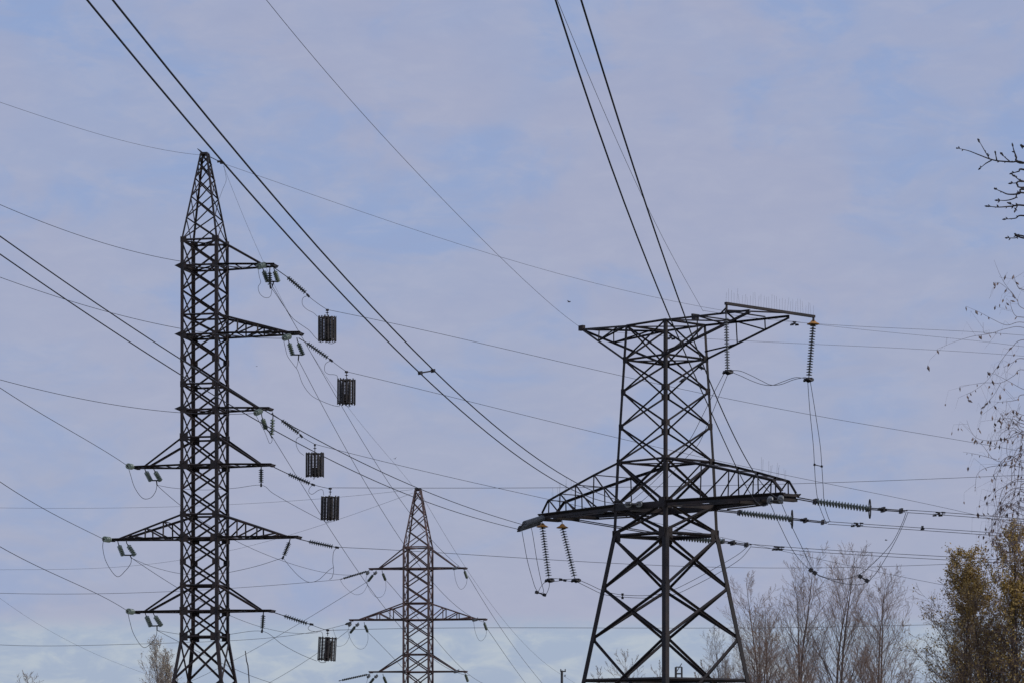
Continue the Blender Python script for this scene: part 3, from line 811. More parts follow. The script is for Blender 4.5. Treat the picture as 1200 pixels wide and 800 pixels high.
# ------------------------------------------------------------------ hanging cages (line traps)
def trap(label, px, ytop, y0, y1, Y, tilt, rz):
    a = P(px, ytop, Y)
    root = thing('line_trap', label, 'line trap', a, rz, 'slatted cages hanging from the conductors')
    h = (y1-y0)*Y/F; top = -(y0-ytop)*Y/F; rr = 0.45
    rt = Matrix.Rotation(tilt, 4, 'Y')
    hb = MB(); hb.tube([V((0,0,0)), V((0,0,top+0.05))], 0.022, 6); hb.box((0,0,-0.02),(0.14,0.1,0.1))
    hb.lathe([(0.03,0.02),(0.10,0.0),(0.03,-0.03)], 10, Matrix.Translation((0,0,top*0.45)))
    hb.build('hanger', FIT, root)
    def sub(name, b_, m_):
        o_ = b_.build(name, m_, root); o_.location = (0,0,top); o_.rotation_euler = (0, tilt, 0); return o_
    ns = 16
    for k in range(ns):
        an = 2*math.pi*k/ns; b_ = MB()
        rot = Matrix.Rotation(an, 3, 'Z')
        dz = RNG.uniform(-0.03, 0.03)
        b_.box((rr*math.cos(an), rr*math.sin(an), -h/2+dz), (0.035, 0.062, h), rot)
        sub('slat', b_, TRAP)
    b_ = MB()
    turns = 13; pts = []
    for i in range(turns*14+1):
        an = 2*math.pi*i/14
        pts.append(V((0.34*math.cos(an), 0.34*math.sin(an), -h*0.12 - h*0.78*i/(turns*14))))
    b_.tube(pts, 0.019, 4); sub('coil', b_, TRAPC)
    for zz in (-0.06, -h+0.07):
        b_ = MB()
        for k in range(3): b_.box((0,0,zz), (2*rr, 0.07, 0.06), Matrix.Rotation(math.pi*k/3, 3, 'Z'))
        b_.lathe([(0.10,zz+0.07),(0.12,zz),(0.10,zz-0.07)], 10)
        sub('spider', b_, TRAP)
    b_ = MB(); b_.tube([V((0,0,-h*0.05)), V((0,0,-h*0.95))], 0.05, 8); b_.lathe([(0.12,-h*0.62),(0.16,-h*0.66),(0.16,-h*0.88),(0.12,-h*0.92)], 12); sub('arrester', b_, PLATE)
    b_ = MB(); b_.tube(spline([V((0,0,-h+0.02)), V((0.06,0.02,-h-0.07)), V((0.25,0.05,-h-0.09)), V((0.40,0.06,-h-0.02))]), 0.014, 5); sub('lead_wire', b_, FIT)
trap('slatted cage hanging from a conductor, topmost of the five', 383.5, 363, 371, 400, 144.0, R(0), 0.2)
trap('slatted cage hanging from a conductor, second from the top, under a long jumper', 406, 435, 444, 473.5, 143.8, R(0.5), 0.9)
trap('slatted cage hanging from a conductor, middle one, crossed by two thick conductors above', 369, 520.5, 530, 558.5, 144.0, R(-3), 1.7)
trap('slatted cage hanging from a conductor, second lowest, just below and right of the middle one', 387, 571.5, 581, 609, 143.9, R(-2), 2.3)
trap('slatted cage hanging from a conductor, lowest one, left of the far pylon', 384, 737.5, 746, 774, 144.0, R(-3), 3.0)

# ------------------------------------------------------------------ right pylon strings
def arcing(root, base, c_, axis, hgt):
    b_ = MB()
    up = V((0,0,1)); sd_ = axis.cross(up).normalized()
    b_.tube(spline([c_-base + up*hgt*0.5*math.cos(k*math.pi/6) + sd_*0.15*math.sin(k*math.pi/6) for k in range(13)], 2), 0.035, 6)
    b_.build('arcing_ring', FIT, root, True)
def twin_string(label, a, p, q, e, rings, n=18):
    A_, P_, Q_, E_ = P(*a), P(*p), P(*q), P(*e)
    root = thing('twin_insulator_string', label, 'insulator', A_, 0, G_RP)
    ax = (Q_-P_).normalized(); sd_ = ax.cross(V((0,0,1))).normalized()*0.22; up = V((0,0,0.03))
    for s_ in (-1, 1):
        o_ = sd_*s_ + up*s_*0.5
        rod(root, A_, [A_+o_, P_+o_], 0.03, 'link_rod')
        discs(root, A_, P_+o_, Q_+o_, n, 0.15, GLASSM)
        rod(root, A_, [Q_+o_, E_+o_*0.9], 0.028, 'tension_rod')
    for c_, wd in ((P_, 0.5), (Q_, 0.62), (Q_.lerp(E_, 0.38), 0.5), (Q_.lerp(E_, 0.86), 0.4)):
        b_ = MB(); rt = ax.to_track_quat('X','Z').to_matrix(); b_.box(c_-A_, (0.09 if c_ is not None else 0.1, wd, 0.26), rt); b_.build('yoke_plate', FIT, root)
    b_ = MB(); b_.box(Q_.lerp(E_, 0.36)-A_, (0.4, 0.34, 0.13), ax.to_track_quat('X','Z').to_matrix()); b_.build('turnbuckle', FIT, root)
    if rings: arcing(root, A_, Q_ + ax*0.06, ax, 0.95)
twin_string('long twin glass string at the right tip of the lower crossarm of the right pylon', (933,583,143.6), (955,587,143.8), (1018,595.5,144.3), (1062,598.5,144.6), True)
twin_string('long twin glass string running out from beneath the right half of the lower crossarm', (838,597,150), (866,600,150.2), (927,607.5,150.6), (970,612,151), True)
twin_string('long twin glass string passing behind the right legs of the right pylon', (672,608.5,156), (795,629,158), (846,634,158.8), (879,638.5,159.5), False, 16)
def incoming(label, a, ends, Ya, Yb, m_, n):
    A_ = P(*a, Ya); root = thing('twin_insulator_string', label, 'insulator', A_, 0, G_RP)
    E = [P(*e, Yb) for e in ends]
    for i, e in enumerate(E):
        s0 = A_ + (e - (E[0]+E[1])/2)
        discs(root, A_, s0.lerp(e, 0.12), s0.lerp(e, 0.9), n, 0.16, m_)
        rod(root, A_, [s0, s0.lerp(e, 0.12)], 0.03, 'link_rod'); rod(root, A_, [s0.lerp(e, 0.9), e], 0.03, 'clamp_rod')
    S0 = [A_ + (e - (E[0]+E[1])/2) for e in E]
    rod(root, A_, [S0[0], S0[1]], 0.05, 'yoke_plate'); rod(root, A_, [E[0].lerp(S0[0],0.05), E[1].lerp(S0[1],0.05)], 0.035, 'spreader_bar')
incoming('twin grey glass string seen end on beneath the right tip of the lower crossarm', (909,583), [(902,587),(914.5,585.5)], 143.9, 140.3, PORC, 20)
incoming('twin grey glass string seen end on against the deck beams of the right pylon', (745,590), [(735,591),(748,590.5)], 150.4, 147.2, PORC, 20)
incoming('twin grey glass string slanting forward from the left tip of the lower crossarm', (637,608), [(612,614),(607,619.5)], 156.5, 152.5, PORC, 22)
for lab, a, p, q, e, Y0, Y1, cap, r_ in (
    ('tall grey string hanging from the near end of the bar with spikes', (851,364), (851,372), (852.5,432), (853,436), 142.6, 142.6, False, 0.135),
    ('tall dark string with an orange cap hanging from the spiked bar', (953,373), (953,380), (948,440), (947.5,445), 147.4, 147.4, True, 0.165),
    ('tall dark string with an orange cap at the very tip of the left lower crossarm', (635,608), (635.5,617), (643,675), (644,680), 156.6, 156.6, True, 0.185),
    ('tall dark string with an orange cap, second in from the left lower tip', (658.5,607), (659,618), (673,675), (675,680), 155.3, 155.3, True, 0.185)):
    rt = string(lab, P(*a,Y0), P(*p,Y0), P(*q,Y1), P(*e,Y1), 19, r_, PORC if not cap else GLASSD, G_RP, 0.0, cap=cap, name='hanging_insulator_string')
    b_ = MB(); c_ = P(*e,Y1)-P(*a,Y0)
    b_.tube([c_ + V((0.22*math.cos(k*math.pi/6), 0.18*math.sin(k*math.pi/6), 0.05*math.sin(k*1.7))) for k in range(13)], 0.07, 6, False)
    b_.box(c_ + V((0.02,0,0.06)), (0.34, 0.2, 0.14)); b_.build('clamp_ring', FIT, rt)
# jumpers of the right pylon
def twin_loop(label, a, b_, d=0.03):
    loop(label % ('left', ), a, d, group=G_J1); loop(label % ('right', ), b_, d, group=G_J1)
loop('jumper hanging from the left tip string of the right pylon, outer one of two', [(611,618,153),(614,635,153.5),(618,656,154),(624,678,155),(629,691,155.6),(638,697,156),(643,689,156.3),(644,680,156.6)], 0.03, group=G_J1)
loop('jumper hanging from the left tip string of the right pylon, inner one of two', [(622,614,154),(625,630,154.3),(629,655,154.8),(634,680,155.4),(637,693,155.9),(631,693,156),(636,684,156.3),(642,680,156.6)], 0.03, group=G_J1)
loop('upper jumper linking the two orange capped strings under the left arm', [(645,677,156.6),(653,677.5,156.2),(660,678.5,155.8),(668,678,155.5),(674,678,155.3)], 0.03, group=G_J1)
loop('lower jumper linking the two orange capped strings under the left arm', [(645,681,156.6),(652,680.5,156.2),(660,679.5,155.8),(668,680.5,155.5),(674,681,155.3)], 0.03, group=G_J1)
loop('upper of two jumpers drooping from the left strings behind the legs of the right pylon', [(676,678,155.3),(690,684,155.8),(708,692,156.4),(730,696.5,157),(760,697,157.7),(785,692,158.2),(810,680.5,158.6),(840,664,159),(865,649,159.3),(878,638,159.5)], 0.03, group=G_J1)
loop('lower of two jumpers drooping from the left strings behind the legs of the right pylon', [(676,681,155.3),(690,688,155.8),(708,696,156.4),(730,699,157),(760,700,157.7),(790,696,158.2),(815,685,158.6),(845,669,159),(868,654,159.3),(880,640,159.5)], 0.03, group=G_J1)
loop('left of two jumpers looping below the right tip of the right pylon', [(902,588,140.3),(914,615,140.8),(930,646,141.5),(948,666,142.3),(967,676,143),(988,678,143.6),(1008,672,144),(1026,657,144.3),(1045,636,144.5),(1057,613,144.6),(1062,599,144.6)], 0.03, group=G_J1)
loop('right of two jumpers looping below the right tip of the right pylon', [(914.5,586,140.3),(924,608,140.8),(938,637,141.5),(954,669,142.3),(968,677,143),(988,683,143.6),(1010,684,144),(1024,674,144.3),(1040,650,144.5),(1055,622,144.6),(1064,600,144.6)], 0.03, group=G_J1)
loop('upper of two slack jumpers between the strings of the bar with spikes', [(858,433.5,142.7),(868,434.5,143.2),(880,439.5,143.8),(893,446,144.6),(903,450.5,145.3),(915,450,145.9),(930,444.5,146.7),(944,441.5,147.4)], 0.03, group=G_J1)
loop('lower of two slack jumpers between the strings of the bar with spikes', [(858,436,142.7),(868,440,143.2),(880,445.5,143.8),(893,450,144.6),(905,451,145.3),(918,446.5,145.9),(932,442,146.7),(944,443,147.4)], 0.03, group=G_J1)
loop('left of two long drop wires from the far end of the bar with spikes', [(946.5,446,147.4),(949,480,147.8),(953,520,148.6),(954.5,545,149.2),(956,568,149.9),(959,588,150.4),(965,605,150.8),(968,611,151)], 0.03, group=G_J1)
loop('right of two long drop wires from the far end of the bar with spikes', [(949.5,446,147.4),(955,480,147.8),(961,520,148.6),(963,545,149.2),(964.5,568,149.9),(966,590,150.4),(970,604,150.8),(973,611,151)], 0.03, group=G_J1)
loop('left of two wires running down into the right pylon from the grey bar string', [(848,438,142.6),(836,461,144),(823,487,146),(810,512,148),(795,532,149.5),(770,560,149.5),(748,580,148.5),(735,590,147.2)], 0.028, group=G_J1)
loop('right of two wires running down into the right pylon from the grey bar string', [(853,438,142.6),(843,462,144),(834,485,146),(819,519,148),(803,537,149.5),(780,562,149.5),(760,580,148.5),(748,590,147.2)], 0.028, group=G_J1)

# spacers and dampers
def spacer(label, a, b_, Ya, Yb, name='conductor_spacer', group='spacers between twin wires', th=0.05):
    A_, B_ = P(*a, Ya), P(*b_, Yb); m_ = MB(); d = B_-A_
    m_.tube([V((0,0,0)), d], th*0.45, 6)
    rt = d.to_track_quat('X','Z').to_matrix()
    for q in (V((0,0,0)), d): m_.box(q, (th*2.2, th*2, th*2.2), rt)
    o_ = m_.build(name, FIT); o_.location = A_; tag(o_, label, 'spacer', group)
spacer('spacer joining the thick twin conductors in the middle of the sky', (492.5,436.5), (507.5,434), 96, 96.5, th=0.055)
spacer('spacer joining the two long drop wires below the bar with spikes', (954.5,544), (963,546), 149.2, 149.2)
spacer('left spacer on the deep jumper loop at the right tip', (950,667.5), (955,671), 142.3, 142.3, th=0.085)
spacer('thicker right spacer on the deep jumper loop at the right tip', (1008,675), (1016,680), 144.1, 144.1, th=0.085)
spacer('spacer in the drooping jumpers left of the near leg of the right pylon', (729.5,696), (729.5,700), 157, 157, th=0.06)
spacer('spacer bar at the bottom of the outer left tip jumpers', (629,693.5), (638,696.5), 155.7, 156, th=0.07)
spacer('spacer between the two orange capped strings', (657,678.5), (662,679.5), 155.9, 155.7, th=0.06)
def damper(label, c_, Y, n, wpx=16, name='vibration_damper'):
    A_ = P(*c_, Y); m_ = MB(); L_ = wpx*Y/F
    for k in range(n):
        x = -L_/2 + L_*(k+0.5)/n; dz = 0.09*(1 if k % 2 else -1)
        m_.tube([V((x-0.10, 0.02*k, dz)), V((x+0.10, 0.02*k, dz*0.8))], 0.042, 6)
        m_.tube([V((x, 0.02*k, dz)), V((x*0.7, 0.02*k, 0))], 0.02, 5)
    m_.tube([V((-L_/2, 0, 0)), V((L_/2, 0, -0.04))], 0.022, 5)
    m_.box((0,0,0.02),(0.12,0.08,0.16))
    o_ = m_.build(name, FIT); o_.location = A_; tag(o_, label, 'damper', 'dampers on the outgoing twin conductors')
damper('cluster of damper weights on the topmost outgoing twin conductors', (1100.5,601.8), 145, 4, 14)
damper('cluster of damper weights on the middle outgoing twin conductors', (1004.5,614.3), 151.3, 4, 14)
damper('single damper weight further out on the middle twin conductors', (1081,617.8), 151.8, 1, 5)
damper('block of damper weights on the lowest outgoing twin conductors', (912,642), 160, 6, 13)
damper('tiny damper on a ground wire just left of the orange capped bar string', (931,379), 157, 3, 9)
damper('tiny damper on the low ground wire inside the top of the right pylon', (786,395.5), 157, 3, 9)
damper('small weight at the end of the thick pair left of the right pylon', (608,620), 152.4, 1, 4)

# ------------------------------------------------------------------ far pylon strings
def mini(label, segs, Y, m_=GLASSG):
    """segs: list of (a, b, n) in photo pixels; one small hanging set"""
    A_ = P(*segs[0][0], Y); root = thing('insulator_string', label, 'insulator', A_, 0, G_FP)
    for a, b_, n, dY in segs:
        p, q = P(*a, Y), P(*b_, Y+dY)
        rod(root, A_, [P(a[0]-0.3, a[1]-2.2, Y), p, q], 0.024, 'link_rod'); discs(root, A_, p.lerp(q, 0.15), p.lerp(q, 0.9), n, 0.105, m_)
for lab, y0, x0, sx in (('upper', 668, 433, 0), ('middle', 728.5, 412, 0), ('lowest', 789, 434, 0)):
    q = {'upper': (398,678.5), 'middle': (384,738), 'lowest': (396,797)}[lab]
    A_ = P(x0, y0, 206.2); E_ = P(*( (400,678) if lab=='upper' else (405,731) if lab=='middle' else (398,797)), 204.5)
    string('dark straining string reaching left from the %s left arm of the far pylon' % lab, A_, A_.lerp(E_, 0.1), A_.lerp(E_, 0.92), E_, 14 if lab != 'middle' else 4, 0.085, GLASSD, G_FP, 0.06)
    mini('two end on glass discs stacks under the %s left arm of the far pylon' % lab, [((x0-1,y0+2),(x0-3,y0+4),6,-1.2), ((x0+8,y0+2),(x0+6,y0+4),6,-1.2)], 206.3, PORC)
    mini('green glass string slanting left below the %s left arm of the far pylon' % lab, [((x0+5,y0+4),(x0-2,y0+13),7,0.8)], 206.4)
    mini('green glass string slanting right below the %s left arm of the far pylon' % lab, [((x0+15,y0+2),(x0+19,y0+12),7,0.8)], 206.3)
    loop('round jumper loop under the %s left arm of the far pylon' % lab, [(x0-3,y0+5,205),(x0-4,y0+12,205.4),(x0+1,y0+24,206),(x0+8,y0+31,206.5),(x0+15,y0+30,206.8),(x0+19,y0+22,207),(x0+19,y0+12,207.1)], 0.022, group=G_J3)
    loop('jumper loop left of the %s left arm of the far pylon' % lab, [(x0-35 if lab!='middle' else x0-22,y0+10 if lab!='middle' else y0+7,204.5),(x0-28 if lab!='middle' else x0-18,y0+20,205),(x0-17,y0+28,205.5),(x0-8,y0+26,206),(x0-3,y0+18,206.6),(x0-2,y0+13,207.2)], 0.022, group=G_J3)
for lab, y0, x0 in (('upper', 665.5, 545), ('middle', 726, 568), ('lowest', 786.5, 546)):
    mini('green glass string hanging at the tip of the %s right arm of the far pylon' % lab, [((x0-1,y0+2),(x0+2.5,y0+12),7,0.7)], 205.5)
    mini('grey glass string lying along the %s right arm tip of the far pylon' % lab, [((x0-8,y0-1),(x0-14,y0+0.5),7,-1.3)], 205.6, PORC)
    if lab != 'lowest':
        loop('narrow jumper loop under the %s right arm tip of the far pylon' % lab, [(x0-13,y0+2,204.5),(x0-11,y0+14,205),(x0-7,y0+23,205.3),(x0-3,y0+24,205.8),(x0+1,y0+19,206),(x0+2.5,y0+12,206.2)], 0.022, group=G_J3)

# ------------------------------------------------------------------ birds
def bird(label, px, py, Y, span, roll, yaw):
    m_ = MB(); k = span
    prof = [(-.26,.012),(-.18,.03),(-.05,.055),(.07,.055),(.15,.035),(.19,.034),(.22,.02),(.26,.004)]
    m_.tube([V((x*k*1.3,0,0)) for x,_ in prof], [r_*k*1.3 for _,r_ in prof], 8)
    m_.add([(-.33*k*1.2,-.07*k,0),(-.33*k*1.2,.07*k,0),(-.16*k,.03*k,.01*k),(-.16*k,-.03*k,.01*k),(-.33*k*1.2,-.07*k,-.012*k),(-.33*k*1.2,.07*k,-.012*k),(-.16*k,.03*k,-.01*k),(-.16*k,-.03*k,-.01*k)],
           [(0,1,2,3),(7,6,5,4),(0,3,7,4),(1,5,6,2),(0,4,5,1),(3,2,6,7)])
    o_ = m_.build('bird', BIRD, None, True); o_.location = P(px, py, Y); o_.rotation_euler = (roll, -0.1, yaw); tag(o_, label, 'bird', 'birds in flight')
    for s_ in (-1, 1):
        wm = MB(); up = 0.34
        pl = [(.09,0.04,.02),(.06,.26,.02+up*.4),(-.06,.52,.02+up*.55),(-.17,.5,.02+up*.5),(-.12,.27,.02+up*.36),(-.09,0.04,.0)]
        t_ = [V((x*k, s_*y*k, z*k)) for x,y,z in pl]; b_ = [q - V((0,0,.012*k)) for q in t_]
        n_ = len(t_)
        wm.add(t_+b_, [tuple(range(n_)), tuple(range(2*n_-1, n_-1, -1))] + [(i,(i+1)%n_,(i+1)%n_+n_,i+n_) for i in range(n_)])
        wm.build('wing', BIRD, o_)
bird('dark bird in the open sky left above the right pylon', 667, 354, 120, 0.26, 0.25, 0.5)
bird('small dark bird in the sky above the peak of the far pylon', 463, 537, 140, 0.20, -0.3, 1.1)
bird('small bird beside the deep jumper loop at the right', 1038.5, 632.5, 150, 0.24, 0.1, 0.1)
bird('tiny faint bird speck in the sky right of the left pylon', 301, 429, 200, 0.18, 0.1, 0.9)
for lab, px, py, Y in (('bird perched on a brace near the right leg of the right pylon, higher of two', 822, 430.5, 149.4), ('bird perched on a brace inside the right pylon, lower of two', 800, 445, 147.3)):
    m_ = MB()
    pr = [(-.2,.008),(-.14,.03),(-.02,.065),(.08,.06),(.13,.045),(.17,.05),(.21,.035),(.25,.006)]
    m_.tube([V((x*1.1,0,x*1.1*.5)) for x,_ in pr], [r_*1.25 for _,r_ in pr], 8)
    m_.tube([V((0.0,0.02,-.04)), V((0.02,0.02,-.13))], .012, 4); m_.tube([V((0.0,-0.02,-.04)), V((0.02,-0.02,-.13))], .012, 4)
    o_ = m_.build('bird', BIRD, None, True); o_.location = P(px, py, Y) ; o_.rotation_euler = (0,0,2.6 if px > 810 else 0.4); tag(o_, lab, 'bird')

# ------------------------------------------------------------------ trees
class Tree:
    def __init__(s, seed): s.r = random.Random(seed); s.wood = MB(); s.tw = MB(); s.lf = MB(); s.tips = []
    def stem(s, p, d, ln, r0, lev, kids, par):
        rg = s.r
        ns = 7 if lev == 0 else (5 if lev == 1 else 3)
        pts, rad = [p.copy()], [r0]
        q = p.copy(); dd = d.normalized()
        for i in range(ns):
            dd = (dd + V((rg.gauss(0,1), rg.gauss(0,1), rg.gauss(0,0.6)))*par['wob'][lev] + V((0,0,par['up'][lev]))).normalized()
            q = q + dd*(ln/ns); pts.append(q.copy()); rad.append(max(par['rmin'], r0*(1 - 0.9*(i+1)/ns)))
        (s.wood if lev <= 1 else s.tw).tube(pts, rad, 6 if lev == 0 else (4 if lev == 1 else 3), lev == 0)
        if lev >= par['levels']:
            s.tips.append((pts[-1].copy(), dd.copy())); s.tips.append((pts[-2].copy(), dd.copy())); return
        n = kids[lev]
        for j in range(n):
            f0 = par['from'][lev]
            f = f0 + (1-f0)*((j + rg.random())/n)
            x = f*ns; i = min(ns-1, int(x)); t_ = x-i
            b_ = pts[i].lerp(pts[i+1], t_); ax = (pts[i+1]-pts[i]).normalized()
            az = rg.random()*6.283 if lev else j*2.4 + rg.random()
            sd_ = ax.orthogonal().normalized(); sd_ = Quaternion(ax, az) @ sd_
            an = R(par['ang'][lev] + rg.gauss(0, 7))
            cd = ax*math.cos(an) + sd_*math.sin(an)
            shape = (1 - f)**0.75*par['taper'][lev] + (1-par['taper'][lev])
            cl = ln*par['rat'][lev]*max(0.12, shape)*rg.uniform(0.7, 1.15)
            s.stem(b_, cd, cl, max(par['rmin'], rad[i]*par['rr'][lev]), lev+1, kids, par)
    def leaf(s, c_, size, nrm=None):
        rg = s.r
        a = V((rg.gauss(0,1), rg.gauss(0,1), rg.gauss(0,1))).normalized(); b_ = a.orthogonal().normalized()
        b_ = Quaternion(a, rg.random()*6.283) @ b_; n_ = a.cross(b_)
        s.lf.add([c_ - a*size*.5, c_ + b_*size*.28 + n_*size*.1, c_ + a*size*.5, c_ - b_*size*.28 + n_*size*.1], [(0,1,2), (0,2,3)])

def tree(label, px, ptop, Y, seed, half, kids, bark, twig, leaf=None, ndens=0.0, lsize=0.09, stems=1, ang=34, group=None, name='bare_tree', wob=0.06, rmin=0.007, up=0.05, zone=None, cat='tree', r0=None, top0=0.16):
    X = (px-600)*Y/F; H = (HZ-ptop)*Y/F + EYE
    root = thing(name, label, cat, (X, Y, 0), 0, group)
    T = Tree(seed); rg = T.r
    hw = half*Y/F
    rat1 = hw/(H*0.55*math.sin(R(ang)))*1.0
    par = dict(levels=3, wob=[0.035, wob, wob*1.3, wob*1.6], up=[0.03, up, up, 0.02], rmin=rmin, ang=[ang, 36, 34], rat=[min(0.55, rat1), 0.42, 0.40],
               rr=[0.42, 0.5, 0.55], taper=[0.85, 0.6, 0.4])
    par['from'] = [top0, 0.18, 0.15]
    for k in range(stems):
        off = V((rg.uniform(-.5,.5), rg.uniform(-.5,.5), 0))*(0 if stems == 1 else hw*0.35)
        lean = V((off.x*0.06, off.y*0.06, 1)) + V((rg.gauss(0,.02), rg.gauss(0,.02), 0))
        T.stem(V((off.x, off.y, -0.1)), lean, (H+0.1)*(1.0 if k == 0 else rg.uniform(.72,.95)), r0 or (0.0075*H + 0.02), 0, kids, par)
    T.wood.build('trunk', bark, root); T.tw.build('twigs', twig, root)
    if leaf:
        for c_, d in T.tips:
            dens = ndens
            if zone: dens *= zone(c_, H)
            k = int(dens) + (1 if rg.random() < dens - int(dens) else 0)
            for _ in range(k): T.leaf(c_ + V((rg.gauss(0,.10), rg.gauss(0,.10), rg.gauss(0,.10))), lsize*rg.uniform(.6,1.3))
        if T.lf.v: T.lf.build('leaves', leaf, root)
    return root
G_BT = 'bare trees behind the right pylon'
G_YT = 'autumn trees at the right edge'
tree('tall bare tree beside the left spacer of the deep jumper loop', 938, 655, 182, 11, 48, (30, 12, 6), BARK, TWIG, group=G_BT, stems=2, rmin=0.0052, up=0.07)
tree('tallest bare tree, its crown crossing the bottom of the deep jumper loop', 981, 650, 180, 12, 46, (30, 12, 6), BARK, TWIG, group=G_BT, stems=2, rmin=0.0052, up=0.07)
tree('rounded bare tree right of the deep jumper loop', 1034, 679, 178, 13, 38, (30, 12, 6), BARK, TWIG, group=G_BT, stems=2, rmin=0.0052, up=0.07)
tree('spreading bare tree leaning out to the right of the big right leg', 906, 680, 186, 14, 46, (30, 12, 6), BARK, TWIG, group=G_BT, stems=2, ang=40, rmin=0.0052, up=0.07)
tree('low bushy bare tree just right of the foot of the right pylon', 886, 722, 172, 15, 34, (30, 12, 6), BARK, TWIG, group=G_BT, stems=3, ang=40, rmin=0.0052, up=0.07)
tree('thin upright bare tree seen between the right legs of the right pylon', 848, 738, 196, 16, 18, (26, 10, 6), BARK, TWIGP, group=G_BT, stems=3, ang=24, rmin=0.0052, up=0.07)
tree('low bare bush filling in below the rounded bare tree', 1012, 764, 168, 17, 34, (30, 12, 6), BARK, TWIG, group=G_BT, stems=3, ang=42, rmin=0.0052, up=0.07)
tree('low brown bush between the bare trees and the yellow trees', 1078, 778, 165, 18, 28, (30, 12, 6), BARK, TWIG, group=G_BT, stems=3, ang=42, rmin=0.0052, up=0.07)
tree('low brown bush at the foot of the tall bare trees', 945, 762, 166, 19, 38, (30, 12, 6), BARK, TWIG, group=G_BT, stems=3, ang=44, rmin=0.0052, up=0.07)
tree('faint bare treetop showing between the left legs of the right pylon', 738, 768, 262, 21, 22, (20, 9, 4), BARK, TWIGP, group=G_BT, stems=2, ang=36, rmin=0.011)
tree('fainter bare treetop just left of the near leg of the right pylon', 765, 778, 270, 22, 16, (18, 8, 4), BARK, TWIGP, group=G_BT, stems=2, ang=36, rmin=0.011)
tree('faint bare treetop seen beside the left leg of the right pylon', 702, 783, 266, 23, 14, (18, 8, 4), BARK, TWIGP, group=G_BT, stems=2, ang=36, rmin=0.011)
tree('faint bare treetop in the gap right of the near leg of the right pylon', 818, 776, 240, 24, 16, (18, 8, 4), BARK, TWIGP, group=G_BT, stems=2, ang=36, rmin=0.011)
def tufts(*ts):
    """leaves that still hang on: a few clumps (x, z, radius in metres from the trunk's foot) and stray ones"""
    def f(c_, H):
        for x, z_, r_ in ts:
            if (c_.x-x)**2 + c_.y**2*0.5 + (c_.z-z_)**2 < r_*r_: return 2.3
        return 0.5
    return f
tree('autumn tree with a tuft of yellow leaves at its top', 1139, 652, 135, 31, 45, (28, 11, 5), BARKD, TWIGD, LEAFY, 1.0, 0.115, stems=4, ang=40, group=G_YT, name='autumn_tree', zone=tufts((-0.2,10.0,1.05),(0.35,8.3,1.1),(-0.9,8.9,0.5)), rmin=0.006)
tree('dark autumn tree at the right edge with yellow brown leaves near its top', 1197, 626, 126, 32, 40, (30, 11, 5), BARKD, TWIGD, LEAFY, 1.1, 0.115, stems=4, ang=36, group=G_YT, name='autumn_tree', zone=tufts((-0.1,10.6,1.3),(-0.7,9.4,1.2),(0.6,9.0,1.3),(0.0,7.8,1.0)), rmin=0.006)
tree('brown shrubby tree below the two yellow leaved trees', 1160, 704, 128, 33, 44, (24, 10, 5), BARKD, TWIGD, LEAFB, 0.9, 0.09, stems=4, ang=36, group=G_YT, name='autumn_tree', rmin=0.006)
tree('brown leaved sapling left of the yellow topped tree', 1123, 712, 140, 34, 18, (22, 10, 5), BARKD, TWIGD, LEAFB, 0.8, 0.09, stems=2, ang=34, group=G_YT, name='autumn_tree', rmin=0.006)
tree('autumn tree partly cut off by the right edge, behind the birch twigs', 1235, 640, 132, 35, 44, (26, 10, 5), BARKD, TWIGD, LEAFB, 1.0, 0.10, stems=3, ang=30, group=G_YT, name='autumn_tree', rmin=0.006)
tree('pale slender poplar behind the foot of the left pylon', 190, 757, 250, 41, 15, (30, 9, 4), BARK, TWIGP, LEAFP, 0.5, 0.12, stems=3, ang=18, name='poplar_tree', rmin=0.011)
tree('tip of a pale bush low at the left edge', 32, 792, 300, 42, 26, (20, 9, 4), BARK, TWIGP, stems=3, ang=36, name='bare_tree', rmin=0.012)

